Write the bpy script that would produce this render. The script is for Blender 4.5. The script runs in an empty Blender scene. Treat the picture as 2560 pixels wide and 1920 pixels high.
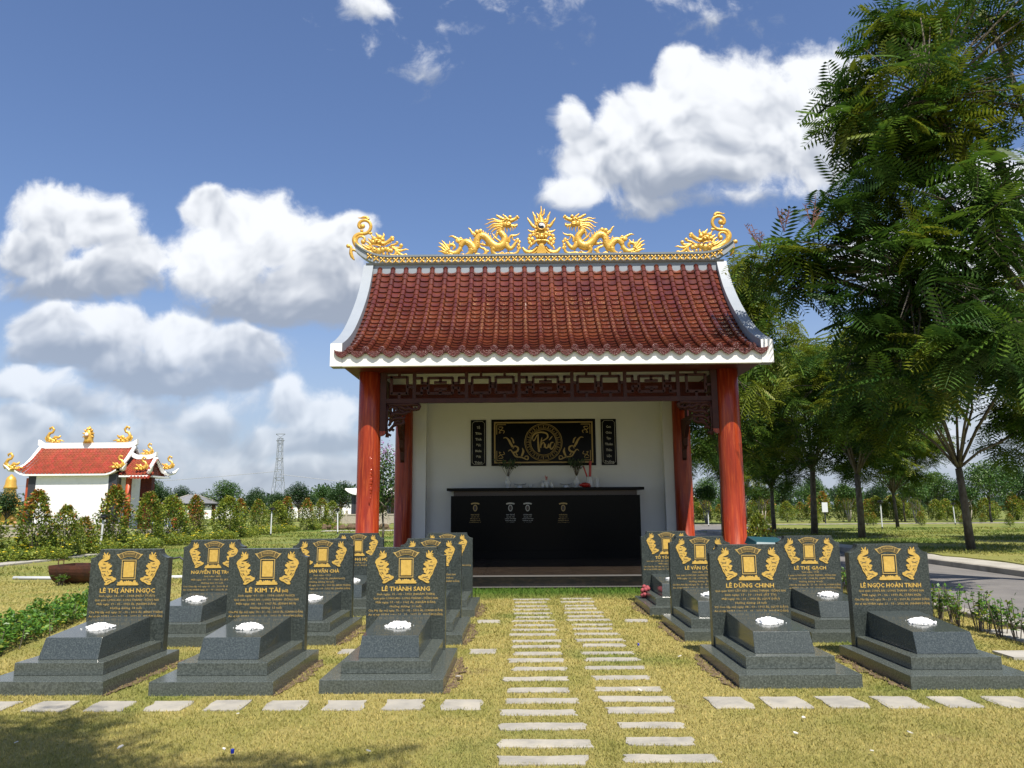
import bpy, math, random
import numpy as np
from mathutils import Vector, Matrix
C = bpy.context.scene
LINK = C.collection.objects.link
PI = math.pi

# ------------------------------------------------------------------ camera
H = 1.55
F_PX, PITCH, ROLL, YAW = 1875.5, 9.286, 0.424, 0.668
cd = bpy.data.cameras.new('camera'); cam = bpy.data.objects.new('camera', cd); LINK(cam)
cd.sensor_width = 36.0; cd.lens = 36.0 * F_PX / 2560.0; cd.clip_end = 3000; cd.clip_start = .05
cam.matrix_world = (Matrix.Translation((0, 0, H)) @ Matrix.Rotation(math.radians(YAW), 4, 'Z') @
                    Matrix.Rotation(math.radians(90 + PITCH), 4, 'X') @ Matrix.Rotation(math.radians(-ROLL), 4, 'Z'))
C.camera = cam

# ------------------------------------------------------------------ exposure, sun
C.view_settings.view_transform = 'Standard'; C.view_settings.look = 'None'
C.view_settings.exposure = 0.52; C.view_settings.gamma = 1.0
SUN_AZ, SUN_EL = 19.0, 60.0            # behind the viewer, a little to the right
sd = bpy.data.lights.new('sun', 'SUN'); sd.energy = 5.0; sd.angle = math.radians(.53); sd.color = (1, .93, .82)
so = bpy.data.objects.new('sun', sd); LINK(so)
a, e = math.radians(SUN_AZ), math.radians(SUN_EL)
sunv = Vector((math.sin(a) * math.cos(e), -math.cos(a) * math.cos(e), math.sin(e)))
so.rotation_euler = sunv.to_track_quat('Z', 'Y').to_euler(); so.location = sunv * 60

# calibration of the photograph: pixel -> direction (used to read sizes and places off the photo)
def ray(u, v):
    p, r, yw = math.radians(PITCH), math.radians(ROLL), math.radians(-YAW)
    A, B = u - 1280, v - 960
    px = A * math.cos(r) - B * math.sin(r); py = A * math.sin(r) + B * math.cos(r)
    X, U = px / F_PX, -py / F_PX
    y = math.cos(p) - U * math.sin(p); z = math.sin(p) + U * math.cos(p)
    c, s = math.cos(yw), math.sin(yw)
    return X * c + y * s, -X * s + y * c, z
def AT(u, v, Y):
    x, y, z = ray(u, v); return Vector((x / y * Y, Y, H + z / y * Y))

# ------------------------------------------------------------------ world: sky texture and clouds
W = bpy.data.worlds.new('World'); C.world = W; W.use_nodes = True
nt = W.node_tree; N = nt.nodes; L = nt.links; N.clear()
def nn(t, **k):
    n = N.new(t)
    for a_, b_ in k.items(): setattr(n, a_, b_)
    return n
def mth(op, a_, b_=None, c_=None, clamp=False):
    n = nn('ShaderNodeMath', operation=op, use_clamp=clamp)
    for i, v in enumerate((a_, b_, c_)):
        if v is None: continue
        if isinstance(v, (int, float)): n.inputs[i].default_value = v
        else: L.new(v, n.inputs[i])
    return n.outputs[0]
def smooth(x, lo, hi):
    n = nn('ShaderNodeMapRange', interpolation_type='SMOOTHSTEP'); L.new(x, n.inputs[0])
    n.inputs[1].default_value = lo; n.inputs[2].default_value = hi
    return n.outputs[0]
sky = nn('ShaderNodeTexSky', sky_type='NISHITA'); sky.sun_disc = False
sky.sun_elevation = math.radians(SUN_EL); sky.sun_rotation = math.radians(180 - SUN_AZ)
sky.altitude = 0; sky.air_density = 1.25; sky.dust_density = .5; sky.ozone_density = 3.2
tc = nn('ShaderNodeTexCoord'); sx = nn('ShaderNodeSeparateXYZ'); L.new(tc.outputs['Generated'], sx.inputs[0])
ysafe = mth('MAXIMUM', sx.outputs[1], .08)
cu = nn('ShaderNodeCombineXYZ'); L.new(mth('DIVIDE', sx.outputs[0], ysafe), cu.inputs[0]); L.new(mth('DIVIDE', sx.outputs[2], ysafe), cu.inputs[1])
# warp the coordinates so that the edges billow
def noise(vec, scale, det, rough, dist=0.0, color=False):
    n = nn('ShaderNodeTexNoise', noise_dimensions='3D'); L.new(vec, n.inputs['Vector'])
    n.inputs['Scale'].default_value = scale; n.inputs['Detail'].default_value = det
    n.inputs['Roughness'].default_value = rough; n.inputs['Distortion'].default_value = dist
    return n.outputs['Color' if color else 'Fac']
def vm(op, a_, b_):
    n = nn('ShaderNodeVectorMath', operation=op)
    for i, v in enumerate((a_, b_)):
        if isinstance(v, tuple): n.inputs[i].default_value = v
        else: L.new(v, n.inputs[i])
    return n.outputs[0]
wn = noise(cu.outputs[0], 7.0, 3, .5, 0, True)
w1 = vm('MULTIPLY', vm('SUBTRACT', wn, (.5, .5, .5)), (.10, .07, 0))
P0 = vm('ADD', cu.outputs[0], w1)
g = bpy.data.node_groups.new('puff', 'ShaderNodeTree')
for nm, st in (('P', 'NodeSocketVector'), ('F', 'NodeSocketFloat'), ('S', 'NodeSocketFloat'), ('C', 'NodeSocketVector'), ('R', 'NodeSocketVector'), ('G', 'NodeSocketFloat'), ('T', 'NodeSocketFloat')):
    g.interface.new_socket(nm, in_out='INPUT', socket_type=st)
for nm in ('F', 'S'): g.interface.new_socket(nm, in_out='OUTPUT', socket_type='NodeSocketFloat')
g.interface.new_socket('Q', in_out='OUTPUT', socket_type='NodeSocketVector')
gi, go = g.nodes.new('NodeGroupInput'), g.nodes.new('NodeGroupOutput')
def gv(op, a_, b_=None):
    n = g.nodes.new('ShaderNodeVectorMath'); n.operation = op; g.links.new(a_, n.inputs[0])
    if b_ is not None: g.links.new(b_, n.inputs[1])
    return n
def gm(op, *aa):
    n = g.nodes.new('ShaderNodeMath'); n.operation = op
    for i, v in enumerate(aa):
        if isinstance(v, (int, float)): n.inputs[i].default_value = v
        else: g.links.new(v, n.inputs[i])
    return n.outputs[0]
d_ = gv('MULTIPLY', gv('SUBTRACT', gi.outputs['P'], gi.outputs['C']).outputs[0], gi.outputs['R'])
f_ = gm('MULTIPLY', gm('SUBTRACT', 1.0, gv('LENGTH', d_.outputs[0]).outputs['Value']), gi.outputs['G'])
sp_ = g.nodes.new('ShaderNodeSeparateXYZ'); g.links.new(d_.outputs[0], sp_.inputs[0])
mr_ = g.nodes.new('ShaderNodeMapRange'); mr_.interpolation_type = 'SMOOTHSTEP'
g.links.new(gm('SUBTRACT', f_, gi.outputs['F']), mr_.inputs[0]); mr_.inputs[1].default_value = -.30; mr_.inputs[2].default_value = .30
mx_ = g.nodes.new('ShaderNodeMix'); mx_.data_type = 'FLOAT'
g.links.new(mr_.outputs[0], mx_.inputs[0]); g.links.new(gi.outputs['S'], mx_.inputs[2]); g.links.new(gm('MULTIPLY_ADD', sp_.outputs[1], .55, gi.outputs['T']), mx_.inputs[3])
g.links.new(gm('SMOOTH_MAX', gi.outputs['F'], f_, .25), go.inputs['F']); g.links.new(mx_.outputs[0], go.inputs['S'])
# hand the coordinates on through the chain, so that the renderer evaluates one lobe after another
nf_ = gm('MULTIPLY', mx_.outputs[0], 1e-9); cq_ = g.nodes.new('ShaderNodeCombineXYZ'); g.links.new(nf_, cq_.inputs[0])
g.links.new(gv('ADD', gi.outputs['P'], cq_.outputs[0]).outputs[0], go.inputs['Q'])
# cloud lobes (centre x, y, radius x, y in the photo's pixels, firmness)
PUFFS = [
 (140,530,125,90,1,.3),(245,550,120,90,1,.35),(90,620,125,85,1,.0),(300,650,110,85,1,.05),(200,695,210,70,1,-.25),
 (520,530,75,62,1,.35),(650,570,150,110,1,.5),(560,660,150,105,1,.3),(800,610,130,100,1,.35),(870,570,90,60,1,.35),(700,750,250,85,1,-.45),(860,740,190,90,1,-.5),(800,690,160,60,1,-.05),
 (130,810,115,80,1,.2),(270,820,140,75,1,.3),(430,835,150,70,1,.35),(600,880,150,85,1,.05),(330,905,190,60,.9,-.35),(480,945,230,50,.9,-.5),(160,880,150,45,.8,-.45),
 (720,1010,75,60,1,.4),(800,1050,120,78,1,.3),(760,1100,200,50,1,-.25),
 (510,1045,75,50,.8,.1),(70,955,120,45,.9,.4),(60,1060,180,75,.8,.1),(190,1000,150,50,.6,-.2),(300,1110,330,90,.45,-.1),(700,1160,360,70,.4,-.1),(420,1010,200,60,.3,-.3),
 (1710,175,75,70,1,.45),(1770,225,130,95,1,.45),(1880,215,140,100,1,.4),(1650,290,180,100,1,.4),(1850,320,240,120,1,.25),(1560,340,150,85,1,.35),(1420,320,50,75,.9,.3),(1500,410,150,70,.9,.15),
 (1430,475,85,50,.8,.25),(1700,420,250,75,.9,-.2),(2060,290,180,190,1,.35),(1660,490,240,40,.35,-.3),(1860,490,130,50,.35,-.05),
 (910,8,70,36,.45,.4),(1040,155,38,26,.04,.4),(1650,5,190,32,.06,.4),
 (2330,670,280,120,1,.4),(2480,480,200,110,.7,.4),(2350,1080,400,110,.6,.2),(1990,1080,180,110,.5,.1),
 (1300,1150,400,100,.4,.2),(-450,800,420,300,.9,.2),(3050,700,420,400,.9,.3),
]
Fs, Ss, PQ = None, None, P0
for (cx, cy, rx, ry, fm, tone) in PUFFS:
    x0, y0, z0 = ray(cx, cy); U0, V0 = x0 / y0, z0 / y0
    xa, ya, za = ray(cx + rx, cy); xb, yb, zb = ray(cx, cy - ry)
    gn = nn('ShaderNodeGroup'); gn.node_tree = g
    L.new(PQ, gn.inputs['P']); PQ = gn.outputs['Q']
    if Fs is None: gn.inputs['F'].default_value = -3.0; gn.inputs['S'].default_value = 0
    else: L.new(Fs, gn.inputs['F']); L.new(Ss, gn.inputs['S'])
    gn.inputs['C'].default_value = (U0, V0, 0); gn.inputs['R'].default_value = (1 / abs(xa / ya - U0), 1 / abs(zb / yb - V0), 0)
    gn.inputs['G'].default_value = fm; gn.inputs['T'].default_value = tone
    Fs, Ss = gn.outputs['F'], gn.outputs['S']
n1 = noise(P0, 9.0, 8, .58, .2)
n2 = noise(vm('ADD', P0, (3.1, 5.2, 1.0)), 30.0, 5, .62)
n3 = noise(P0, 13.0, 3, .5)
n3u = noise(vm('ADD', P0, (.006, .022, 0)), 13.0, 3, .5)
fld = mth('ADD', mth('ADD', Fs, mth('MULTIPLY', mth('SUBTRACT', n1, .5), 1.15)), mth('MULTIPLY', mth('SUBTRACT', n2, .5), .50))
dens = smooth(fld, -.05, .32)
bumpy = mth('MULTIPLY', mth('SUBTRACT', n3, n3u), 1.9)          # relief lit from above
shade = mth('ADD', mth('ADD', mth('MULTIPLY', Ss, .80), .47), mth('ADD', bumpy, mth('MULTIPLY', mth('SUBTRACT', n1, .5), .5)))
shade = smooth(shade, -.05, 1.0)
cc = nn('ShaderNodeMix', data_type='RGBA'); L.new(shade, cc.inputs[0])
CK = 1.0
cc.inputs[6].default_value = (3.3 * CK, 3.75 * CK, 4.6 * CK, 1); cc.inputs[7].default_value = (9.3 * CK, 9.5 * CK, 9.8 * CK, 1)
# clouds behind the viewer, broken cumulus from plain noise
nb = noise(tc.outputs['Generated'], 3.2, 3, .55)
db = smooth(nb, .50, .64)
front = smooth(sx.outputs[1], .12, .25)
dn = nn('ShaderNodeMix', data_type='FLOAT'); L.new(front, dn.inputs[0]); L.new(db, dn.inputs[2]); L.new(dens, dn.inputs[3])
hz = nn('ShaderNodeMix', data_type='RGBA')                      # moist haze low over the horizon
L.new(mth('MULTIPLY', smooth(sx.outputs[2], .34, -.02), .75), hz.inputs[0]); hz.inputs[7].default_value = (4.0, 4.8, 6.3, 1)
L.new(vm('MULTIPLY', sky.outputs[0], (.97, 1.0, 1.19)), hz.inputs[6])
cm = nn('ShaderNodeMix', data_type='RGBA'); L.new(mth('MULTIPLY', dn.outputs[0], mth('SUBTRACT', .95, mth('MULTIPLY', smooth(sx.outputs[2], .30, .0), .50))), cm.inputs[0]); L.new(hz.outputs[2], cm.inputs[6]); L.new(cc.outputs[2], cm.inputs[7])
bg = nn('ShaderNodeBackground'); bg.inputs[1].default_value = .077; L.new(cm.outputs[2], bg.inputs[0])
ow = nn('ShaderNodeOutputWorld'); L.new(bg.outputs[0], ow.inputs[0])
W.cycles.sampling_method = 'MANUAL'; W.cycles.sample_map_resolution = 512

# ------------------------------------------------------------------ materials
def mat(name, col, rough=.6, col2=None, scale=4.0, lo=.35, hi=.65, detail=5, stretch=(1, 1, 1), bump=0.0, bscale=None, metal=0.0,
        coat=0.0, spec=.5, translucent=0.0, island=0.0, ihue=1.0, col3=None, scale3=40.0, c3=(.6, .75), rough2=None):
    m = bpy.data.materials.new(name); m.use_nodes = True; t = m.node_tree; B = t.nodes['Principled BSDF']
    lk = t.links.new
    B.inputs['Roughness'].default_value = rough; B.inputs['Metallic'].default_value = metal
    B.inputs['Specular IOR Level'].default_value = spec; B.inputs['Coat Weight'].default_value = coat
    B.inputs['Coat Roughness'].default_value = .08
    geo = t.nodes.new('ShaderNodeNewGeometry'); mp = t.nodes.new('ShaderNodeMapping'); lk(geo.outputs['Position'], mp.inputs[0])
    mp.inputs['Scale'].default_value = stretch
    def nz(sc, dt=5, src=None):
        n = t.nodes.new('ShaderNodeTexNoise'); n.inputs['Scale'].default_value = sc; n.inputs['Detail'].default_value = dt
        n.inputs['Roughness'].default_value = .6; lk(mp.outputs[0], n.inputs['Vector']); return n
    def ramp(src, a0, b0):
        r = t.nodes.new('ShaderNodeMapRange'); lk(src, r.inputs[0]); r.inputs[1].default_value = a0; r.inputs[2].default_value = b0; return r.outputs[0]
    def mix(fac, a0, b0):
        x = t.nodes.new('ShaderNodeMix'); x.data_type = 'RGBA'; lk(fac, x.inputs[0])
        for i, v in ((6, a0), (7, b0)):
            if isinstance(v, tuple): x.inputs[i].default_value = (*v, 1)
            else: lk(v, x.inputs[i])
        return x.outputs[2]
    out = tuple(col)
    if col2 is not None: out = mix(ramp(nz(scale, detail).outputs['Fac'], lo, hi), out, tuple(col2))
    if col3 is not None: out = mix(ramp(nz(scale3, 3).outputs['Fac'], *c3), out, tuple(col3))
    if island > 0:
        x = t.nodes.new('ShaderNodeHueSaturation'); 
        if isinstance(out, tuple): x.inputs['Color'].default_value = (*out, 1)
        else: lk(out, x.inputs['Color'])
        r = t.nodes.new('ShaderNodeMapRange'); lk(geo.outputs['Random Per Island'], r.inputs[0]); r.inputs[3].default_value = 1 - island; r.inputs[4].default_value = 1 + island
        lk(r.outputs[0], x.inputs['Value'])
        r2 = t.nodes.new('ShaderNodeMapRange'); lk(geo.outputs['Random Per Island'], r2.inputs[0]); r2.inputs[3].default_value = .5 + island * .045 * ihue; r2.inputs[4].default_value = .5 - island * .045 * ihue
        lk(r2.outputs[0], x.inputs['Hue']); out = x.outputs[0]
    if isinstance(out, tuple): B.inputs['Base Color'].default_value = (*out, 1)
    else: lk(out, B.inputs['Base Color'])
    if rough2 is not None:
        r = t.nodes.new('ShaderNodeMapRange'); lk(nz(scale * 1.7, 3).outputs['Fac'], r.inputs[0]); r.inputs[1].default_value = .35; r.inputs[2].default_value = .65
        r.inputs[3].default_value = rough; r.inputs[4].default_value = rough2; lk(r.outputs[0], B.inputs['Roughness'])
    if bump > 0:
        b = t.nodes.new('ShaderNodeBump'); b.inputs['Strength'].default_value = bump; b.inputs['Distance'].default_value = .02
        lk(nz(bscale or scale, 6).outputs['Fac'], b.inputs['Height']); lk(b.outputs[0], B.inputs['Normal'])
    if translucent > 0:
        tr = t.nodes.new('ShaderNodeBsdfTranslucent'); ms = t.nodes.new('ShaderNodeMixShader'); ms.inputs[0].default_value = translucent
        if isinstance(out, tuple): tr.inputs[0].default_value = (*out, 1)
        else: lk(out, tr.inputs[0])
        lk(B.outputs[0], ms.inputs[1]); lk(tr.outputs[0], ms.inputs[2]); lk(ms.outputs[0], t.nodes['Material Output'].inputs[0])
    return m

M = {}
M['granite'] = mat('granite', (.050, .060, .054), .17, (.098, .113, .102), 60, .40, .62, 3, col3=(.17, .195, .175), scale3=100, c3=(.58, .70), rough2=.28, spec=.5)
M['granite_dark'] = mat('dark_granite', (.024, .031, .029), .26, (.062, .075, .069), 60, .42, .64, 3, col3=(.14, .165, .15), scale3=100, c3=(.60, .72), rough2=.34, spec=.45)
M['granite_pol'] = mat('polished_granite', (.036, .045, .044), .09, (.078, .092, .087), 90, .45, .65, 3, col3=(.13, .15, .145), scale3=170, c3=(.62, .72), rough2=.2, spec=.6)
M['gold_flat'] = mat('gold_paint', (.62, .41, .095), .42, (.50, .32, .065), 40, spec=.5)
M['gold_text'] = mat('gold_lettering', (.50, .35, .11), .5, (.42, .29, .09), 60)
M['gold_dark'] = mat('dark_engraving', (.10, .075, .03), .5)
M['gold'] = mat('gilded_cement', (.74, .45, .085), .33, (.62, .35, .05), 9, .35, .7, metal=.28, bump=.35, bscale=45, spec=.6)
M['white_paint'] = mat('white_paint', (.90, .89, .86), .55, (.84, .83, .80), 2.5, col3=(.66, .65, .60), scale3=1.7, c3=(.60, .80))
M['blue_grey'] = mat('pale_grey_paint', (.29, .325, .365), .5, (.265, .30, .34), 2.0)
M['wall'] = mat('cream_wall', (.68, .685, .67), .6, (.64, .65, .635), 1.2)
M['ceil'] = mat('ceiling_paint', (.72, .70, .62), .7)
M['tile'] = mat('glazed_tile', (.085, .019, .013), .22, (.150, .042, .018), 2.2, .42, .72, 6, bump=.06, bscale=30, coat=.25, island=.17, ihue=.15, spec=.5)  # lighter orange patches paint sky highlights along with uneven glaze
M['tile_cap'] = mat('carved_tile_end', (.075, .014, .010), .30, (.11, .02, .012), 30, bump=1.0, bscale=38, coat=.1)
M['wood'] = mat('painted_wood', (.34, .040, .009), .35, (.20, .018, .006), 1.0, .38, .66, 7, stretch=(16, 16, 1.1), coat=.12, spec=.35, bump=.12, bscale=1.2, col3=(.46, .085, .02), scale3=1.6, c3=(.52, .72))
M['dark_wood'] = mat('dark_lattice_wood', (.060, .018, .013), .5, (.042, .013, .010), 6, spec=.25)
M['beam'] = mat('beam_wood', (.10, .018, .010), .5, (.07, .013, .008), 2, spec=.2, stretch=(1, 6, 6))
M['black_stone'] = mat('black_polished_stone', (.012, .012, .012), .16, (.026, .021, .017), 7, .45, .7, 6, stretch=(1, 4, 4), spec=.35)
M['altar_stone'] = mat('black_altar_stone', (.004, .0042, .0042), .25, (.006, .006, .006), 30, spec=.08)
M['altar_brown'] = mat('brown_altar_band', (.03, .016, .011), .35, (.045, .024, .016), 50)
M['nosing'] = mat('step_edge_metal', (.16, .15, .14), .35)
M['floor_stone'] = mat('dark_veined_floor', (.028, .021, .016), .22, (.085, .060, .042), 3.0, .5, .75, 7, stretch=(1, 7, 1), spec=.4)
M['porcelain'] = mat('white_porcelain', (.62, .64, .66), .15, (.40, .46, .55), 35, .58, .66)
M['red_plastic'] = mat('red_lacquer', (.42, .02, .015), .3)
M['gold_dim'] = mat('dull_gold_line', (.36, .25, .085), .45, metal=.2)
M['silver_dim'] = mat('pale_engraving', (.45, .44, .38), .5)
M['pebble'] = mat('white_pebble', (.90, .90, .89), .6, (.84, .84, .83), 60)
M['slab'] = mat('paving_slab', (.345, .325, .275), .8, (.25, .238, .21), 5, .4, .7, 8, bump=.35, bscale=30, col3=(.40, .37, .30), scale3=3, c3=(.5, .7))
M['concrete'] = mat('concrete', (.42, .40, .35), .85, (.30, .285, .25), 2.0, bump=.2, bscale=12)
M['kerb'] = mat('kerb_concrete', (.30, .28, .24), .85, (.18, .165, .14), 2.4, .4, .65)
M['asphalt'] = mat('asphalt', (.175, .165, .155), .85, (.13, .124, .12), 1.1, .4, .65, 7, bump=.3, bscale=60, col3=(.20, .19, .18), scale3=.45, c3=(.55, .75))
M['soil'] = mat('bare_soil', (.085, .055, .032), .95, (.17, .12, .07), 20, bump=.8, bscale=25)
M['bark'] = mat('bark', (.085, .068, .05), .9, (.16, .14, .11), 9, .42, .66, 6, stretch=(1, 1, .5), bump=.6, bscale=30)
M['pale_bark'] = mat('pale_bark', (.34, .30, .25), .85, (.24, .21, .17), 12, bump=.4)
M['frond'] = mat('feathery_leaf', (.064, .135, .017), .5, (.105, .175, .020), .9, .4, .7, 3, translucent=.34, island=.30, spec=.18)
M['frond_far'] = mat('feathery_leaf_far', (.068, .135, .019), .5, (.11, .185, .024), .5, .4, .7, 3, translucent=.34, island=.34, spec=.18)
M['frond_dark'] = mat('shaded_deep_green_leaf', (.032, .080, .014), .5, (.054, .108, .017), .9, .4, .7, 3, translucent=.25, island=.25, spec=.18)  # darker leaf copy, weighted low in the crowns as painted shade
M['frond_lit'] = mat('sunlit_yellow_green_leaf', (.14, .19, .018), .5, (.20, .22, .020), .9, .4, .7, 3, translucent=.35, island=.25, ihue=.6, spec=.3)  # lit leaf copy, weighted to the crown tops as painted sunlight
M['leaf'] = mat('broad_leaf', (.048, .115, .020), .5, (.09, .165, .030), .35, .4, .7, 2, translucent=.3, island=.4)
M['leaf_dark'] = mat('dark_broad_leaf', (.022, .058, .016), .5, (.042, .092, .022), .25, .4, .7, 2, translucent=.25, island=.4)
M['leaf_yel'] = mat('yellow_green_leaf', (.32, .34, .040), .5, (.17, .24, .03), 2, translucent=.35, island=.35)
M['leaf_red'] = mat('red_young_leaf', (.46, .15, .035), .5, (.30, .18, .03), 3, translucent=.3, island=.35)
M['leaf_shrub'] = mat('shrub_leaf', (.19, .25, .032), .5, (.10, .17, .025), 2.5, translucent=.3, island=.45)
M['leaf_hedge'] = mat('hedge_leaf', (.12, .25, .028), .4, (.06, .15, .02), 4, translucent=.3, island=.4)
M['petal'] = mat('yellow_petal', (.85, .66, .03), .6, translucent=.3)
M['purple'] = mat('lilac_petal', (.35, .16, .38), .6, translucent=.3)
M['seedpod'] = mat('dry_seed_spray', (.13, .05, .035), .7)
M['rust'] = mat('rusty_steel', (.10, .030, .016), .8, (.045, .018, .012), 6, bump=.5, bscale=30)
M['pvc'] = mat('white_pipe', (.62, .64, .66), .4)
M['dark_metal'] = mat('dark_metal', (.025, .028, .033), .4)
M['orange_tile'] = mat('orange_roof_tile', (.30, .058, .024), .45, (.23, .040, .018), 2.5, island=.2)
M['dark_pillar'] = mat('dark_grey_pillar', (.035, .037, .045), .5)
M['red_pillar'] = mat('red_pillar', (.42, .07, .02), .45)
M['grey_roof'] = mat('grey_tile_roof', (.20, .205, .215), .7, (.16, .165, .175), 3)
M['brick'] = mat('brown_brick', (.20, .11, .075), .8, (.14, .08, .06), 8)
M['cream_stone'] = mat('carved_stone', (.42, .38, .30), .8, (.30, .27, .22), 10)
M['bin_green'] = mat('green_bin_plastic', (.006, .055, .035), .4)
M['bin_lid'] = mat('blue_green_lid', (.012, .07, .09), .4)
M['bag'] = mat('black_plastic_bag', (.008, .008, .009), .3, bump=.8, bscale=9)
M['steel'] = mat('galvanised_steel', (.30, .32, .34), .5, metal=.5)
M['blue_paint'] = mat('blue_paint', (.05, .09, .28), .5)
M['orange_cloth'] = mat('orange_red_plastic', (.55, .09, .03), .6)
M['white_disc'] = mat('white_enamel', (.8, .8, .8), .3)
M['black_disc'] = mat('black_enamel', (.01, .01, .01), .3)
M['wire'] = mat('cable', (.35, .36, .38), .6)
M['litter'] = mat('white_litter', (.6, .58, .52), .8)
M['blue_cap'] = mat('blue_plastic', (.01, .03, .35), .4)
M['dry_stalk'] = mat('dry_stalk', (.55, .45, .24), .8)
M['pinkrag'] = mat('faded_red_cloth', (.30, .06, .07), .8)

def lawn_material(name, blades=False):
    m = bpy.data.materials.new(name); m.use_nodes = True; t = m.node_tree; B = t.nodes['Principled BSDF']; lk = t.links.new
    geo = t.nodes.new('ShaderNodeNewGeometry')
    def nz(sc, dt, rg=.6):
        n = t.nodes.new('ShaderNodeTexNoise'); n.inputs['Scale'].default_value = sc; n.inputs['Detail'].default_value = dt; n.inputs['Roughness'].default_value = rg
        lk(geo.outputs['Position'], n.inputs['Vector']); return n.outputs['Fac']
    def rp(src, a0, b0, c0=0, d0=1):
        r = t.nodes.new('ShaderNodeMapRange'); lk(src, r.inputs[0])
        for i, v in zip((1, 2, 3, 4), (a0, b0, c0, d0)): r.inputs[i].default_value = v
        return r.outputs[0]
    def mix(fac, a0, b0):
        x = t.nodes.new('ShaderNodeMix'); x.data_type = 'RGBA'
        if isinstance(fac, float): x.inputs[0].default_value = fac
        else: lk(fac, x.inputs[0])
        for i, v in ((6, a0), (7, b0)):
            if isinstance(v, tuple): x.inputs[i].default_value = (*v, 1)
            else: lk(v, x.inputs[i])
        return x.outputs[2]
    sp = t.nodes.new('ShaderNodeSeparateXYZ'); lk(geo.outputs['Position'], sp.inputs[0])
    straw, olive, green, brown = (.40, .345, .115), (.285, .275, .074), (.165, .215, .045), (.235, .18, .08)
    c = mix(rp(nz(1.1, 6), .45, .66), straw, olive)
    c = mix(rp(nz(.35, 4), .52, .66), c, green)
    far = rp(sp.outputs[1], 13.5, 24)
    cf = mix(rp(nz(.25, 6), .42, .6), (.235, .245, .062), (.125, .185, .035))
    c = mix(far, c, cf)
    # strip of fresh grass by the shrine steps
    st = t.nodes.new('ShaderNodeMath'); st.operation = 'MULTIPLY'; 
    ab = t.nodes.new('ShaderNodeMath'); ab.operation = 'ABSOLUTE'; sb = t.nodes.new('ShaderNodeMath'); sb.operation = 'SUBTRACT'; lk(sp.outputs[0], sb.inputs[0]); sb.inputs[1].default_value = .6; lk(sb.outputs[0], ab.inputs[0])
    s2_ = t.nodes.new('ShaderNodeMath'); s2_.operation = 'MULTIPLY'; lk(rp(sp.outputs[1], 17, 15), s2_.inputs[0]); lk(rp(ab.outputs[0], 5.2, 4.2), s2_.inputs[1])
    lk(rp(sp.outputs[1], 12.9, 13.9), st.inputs[0]); lk(s2_.outputs[0], st.inputs[1])
    c = mix(st.outputs[0], c, (.085, .16, .022))
    c = mix(rp(nz(.9, 8, .7), .60, .70), c, brown)
    if not blades: c = mix(rp(nz(34, 5, .7), .35, .7), c, mix(.45, c, (.09, .07, .03)))
    if blades:
        x = t.nodes.new('ShaderNodeHueSaturation'); lk(c, x.inputs['Color']); lk(rp(geo.outputs['Random Per Island'], 0, 1, .72, 1.35), x.inputs['Value'])
        lk(rp(geo.outputs['Random Per Island'], 0, 1, .52, .485), x.inputs['Hue']); c = x.outputs[0]
    lk(c, B.inputs['Base Color']); B.inputs['Roughness'].default_value = .8; B.inputs['Specular IOR Level'].default_value = .2
    if not blades:
        b = t.nodes.new('ShaderNodeBump'); b.inputs['Strength'].default_value = .9; b.inputs['Distance'].default_value = .03
        lk(nz(26, 8, .75), b.inputs['Height']); lk(b.outputs[0], B.inputs['Normal'])
    else:
        tr = t.nodes.new('ShaderNodeBsdfTranslucent'); ms = t.nodes.new('ShaderNodeMixShader'); ms.inputs[0].default_value = .3
        lk(c, tr.inputs[0]); lk(B.outputs[0], ms.inputs[1]); lk(tr.outputs[0], ms.inputs[2]); lk(ms.outputs[0], t.nodes['Material Output'].inputs[0])
    return m
M['lawn'] = lawn_material('lawn_ground'); M['blades'] = lawn_material('grass_blades', True)

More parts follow.
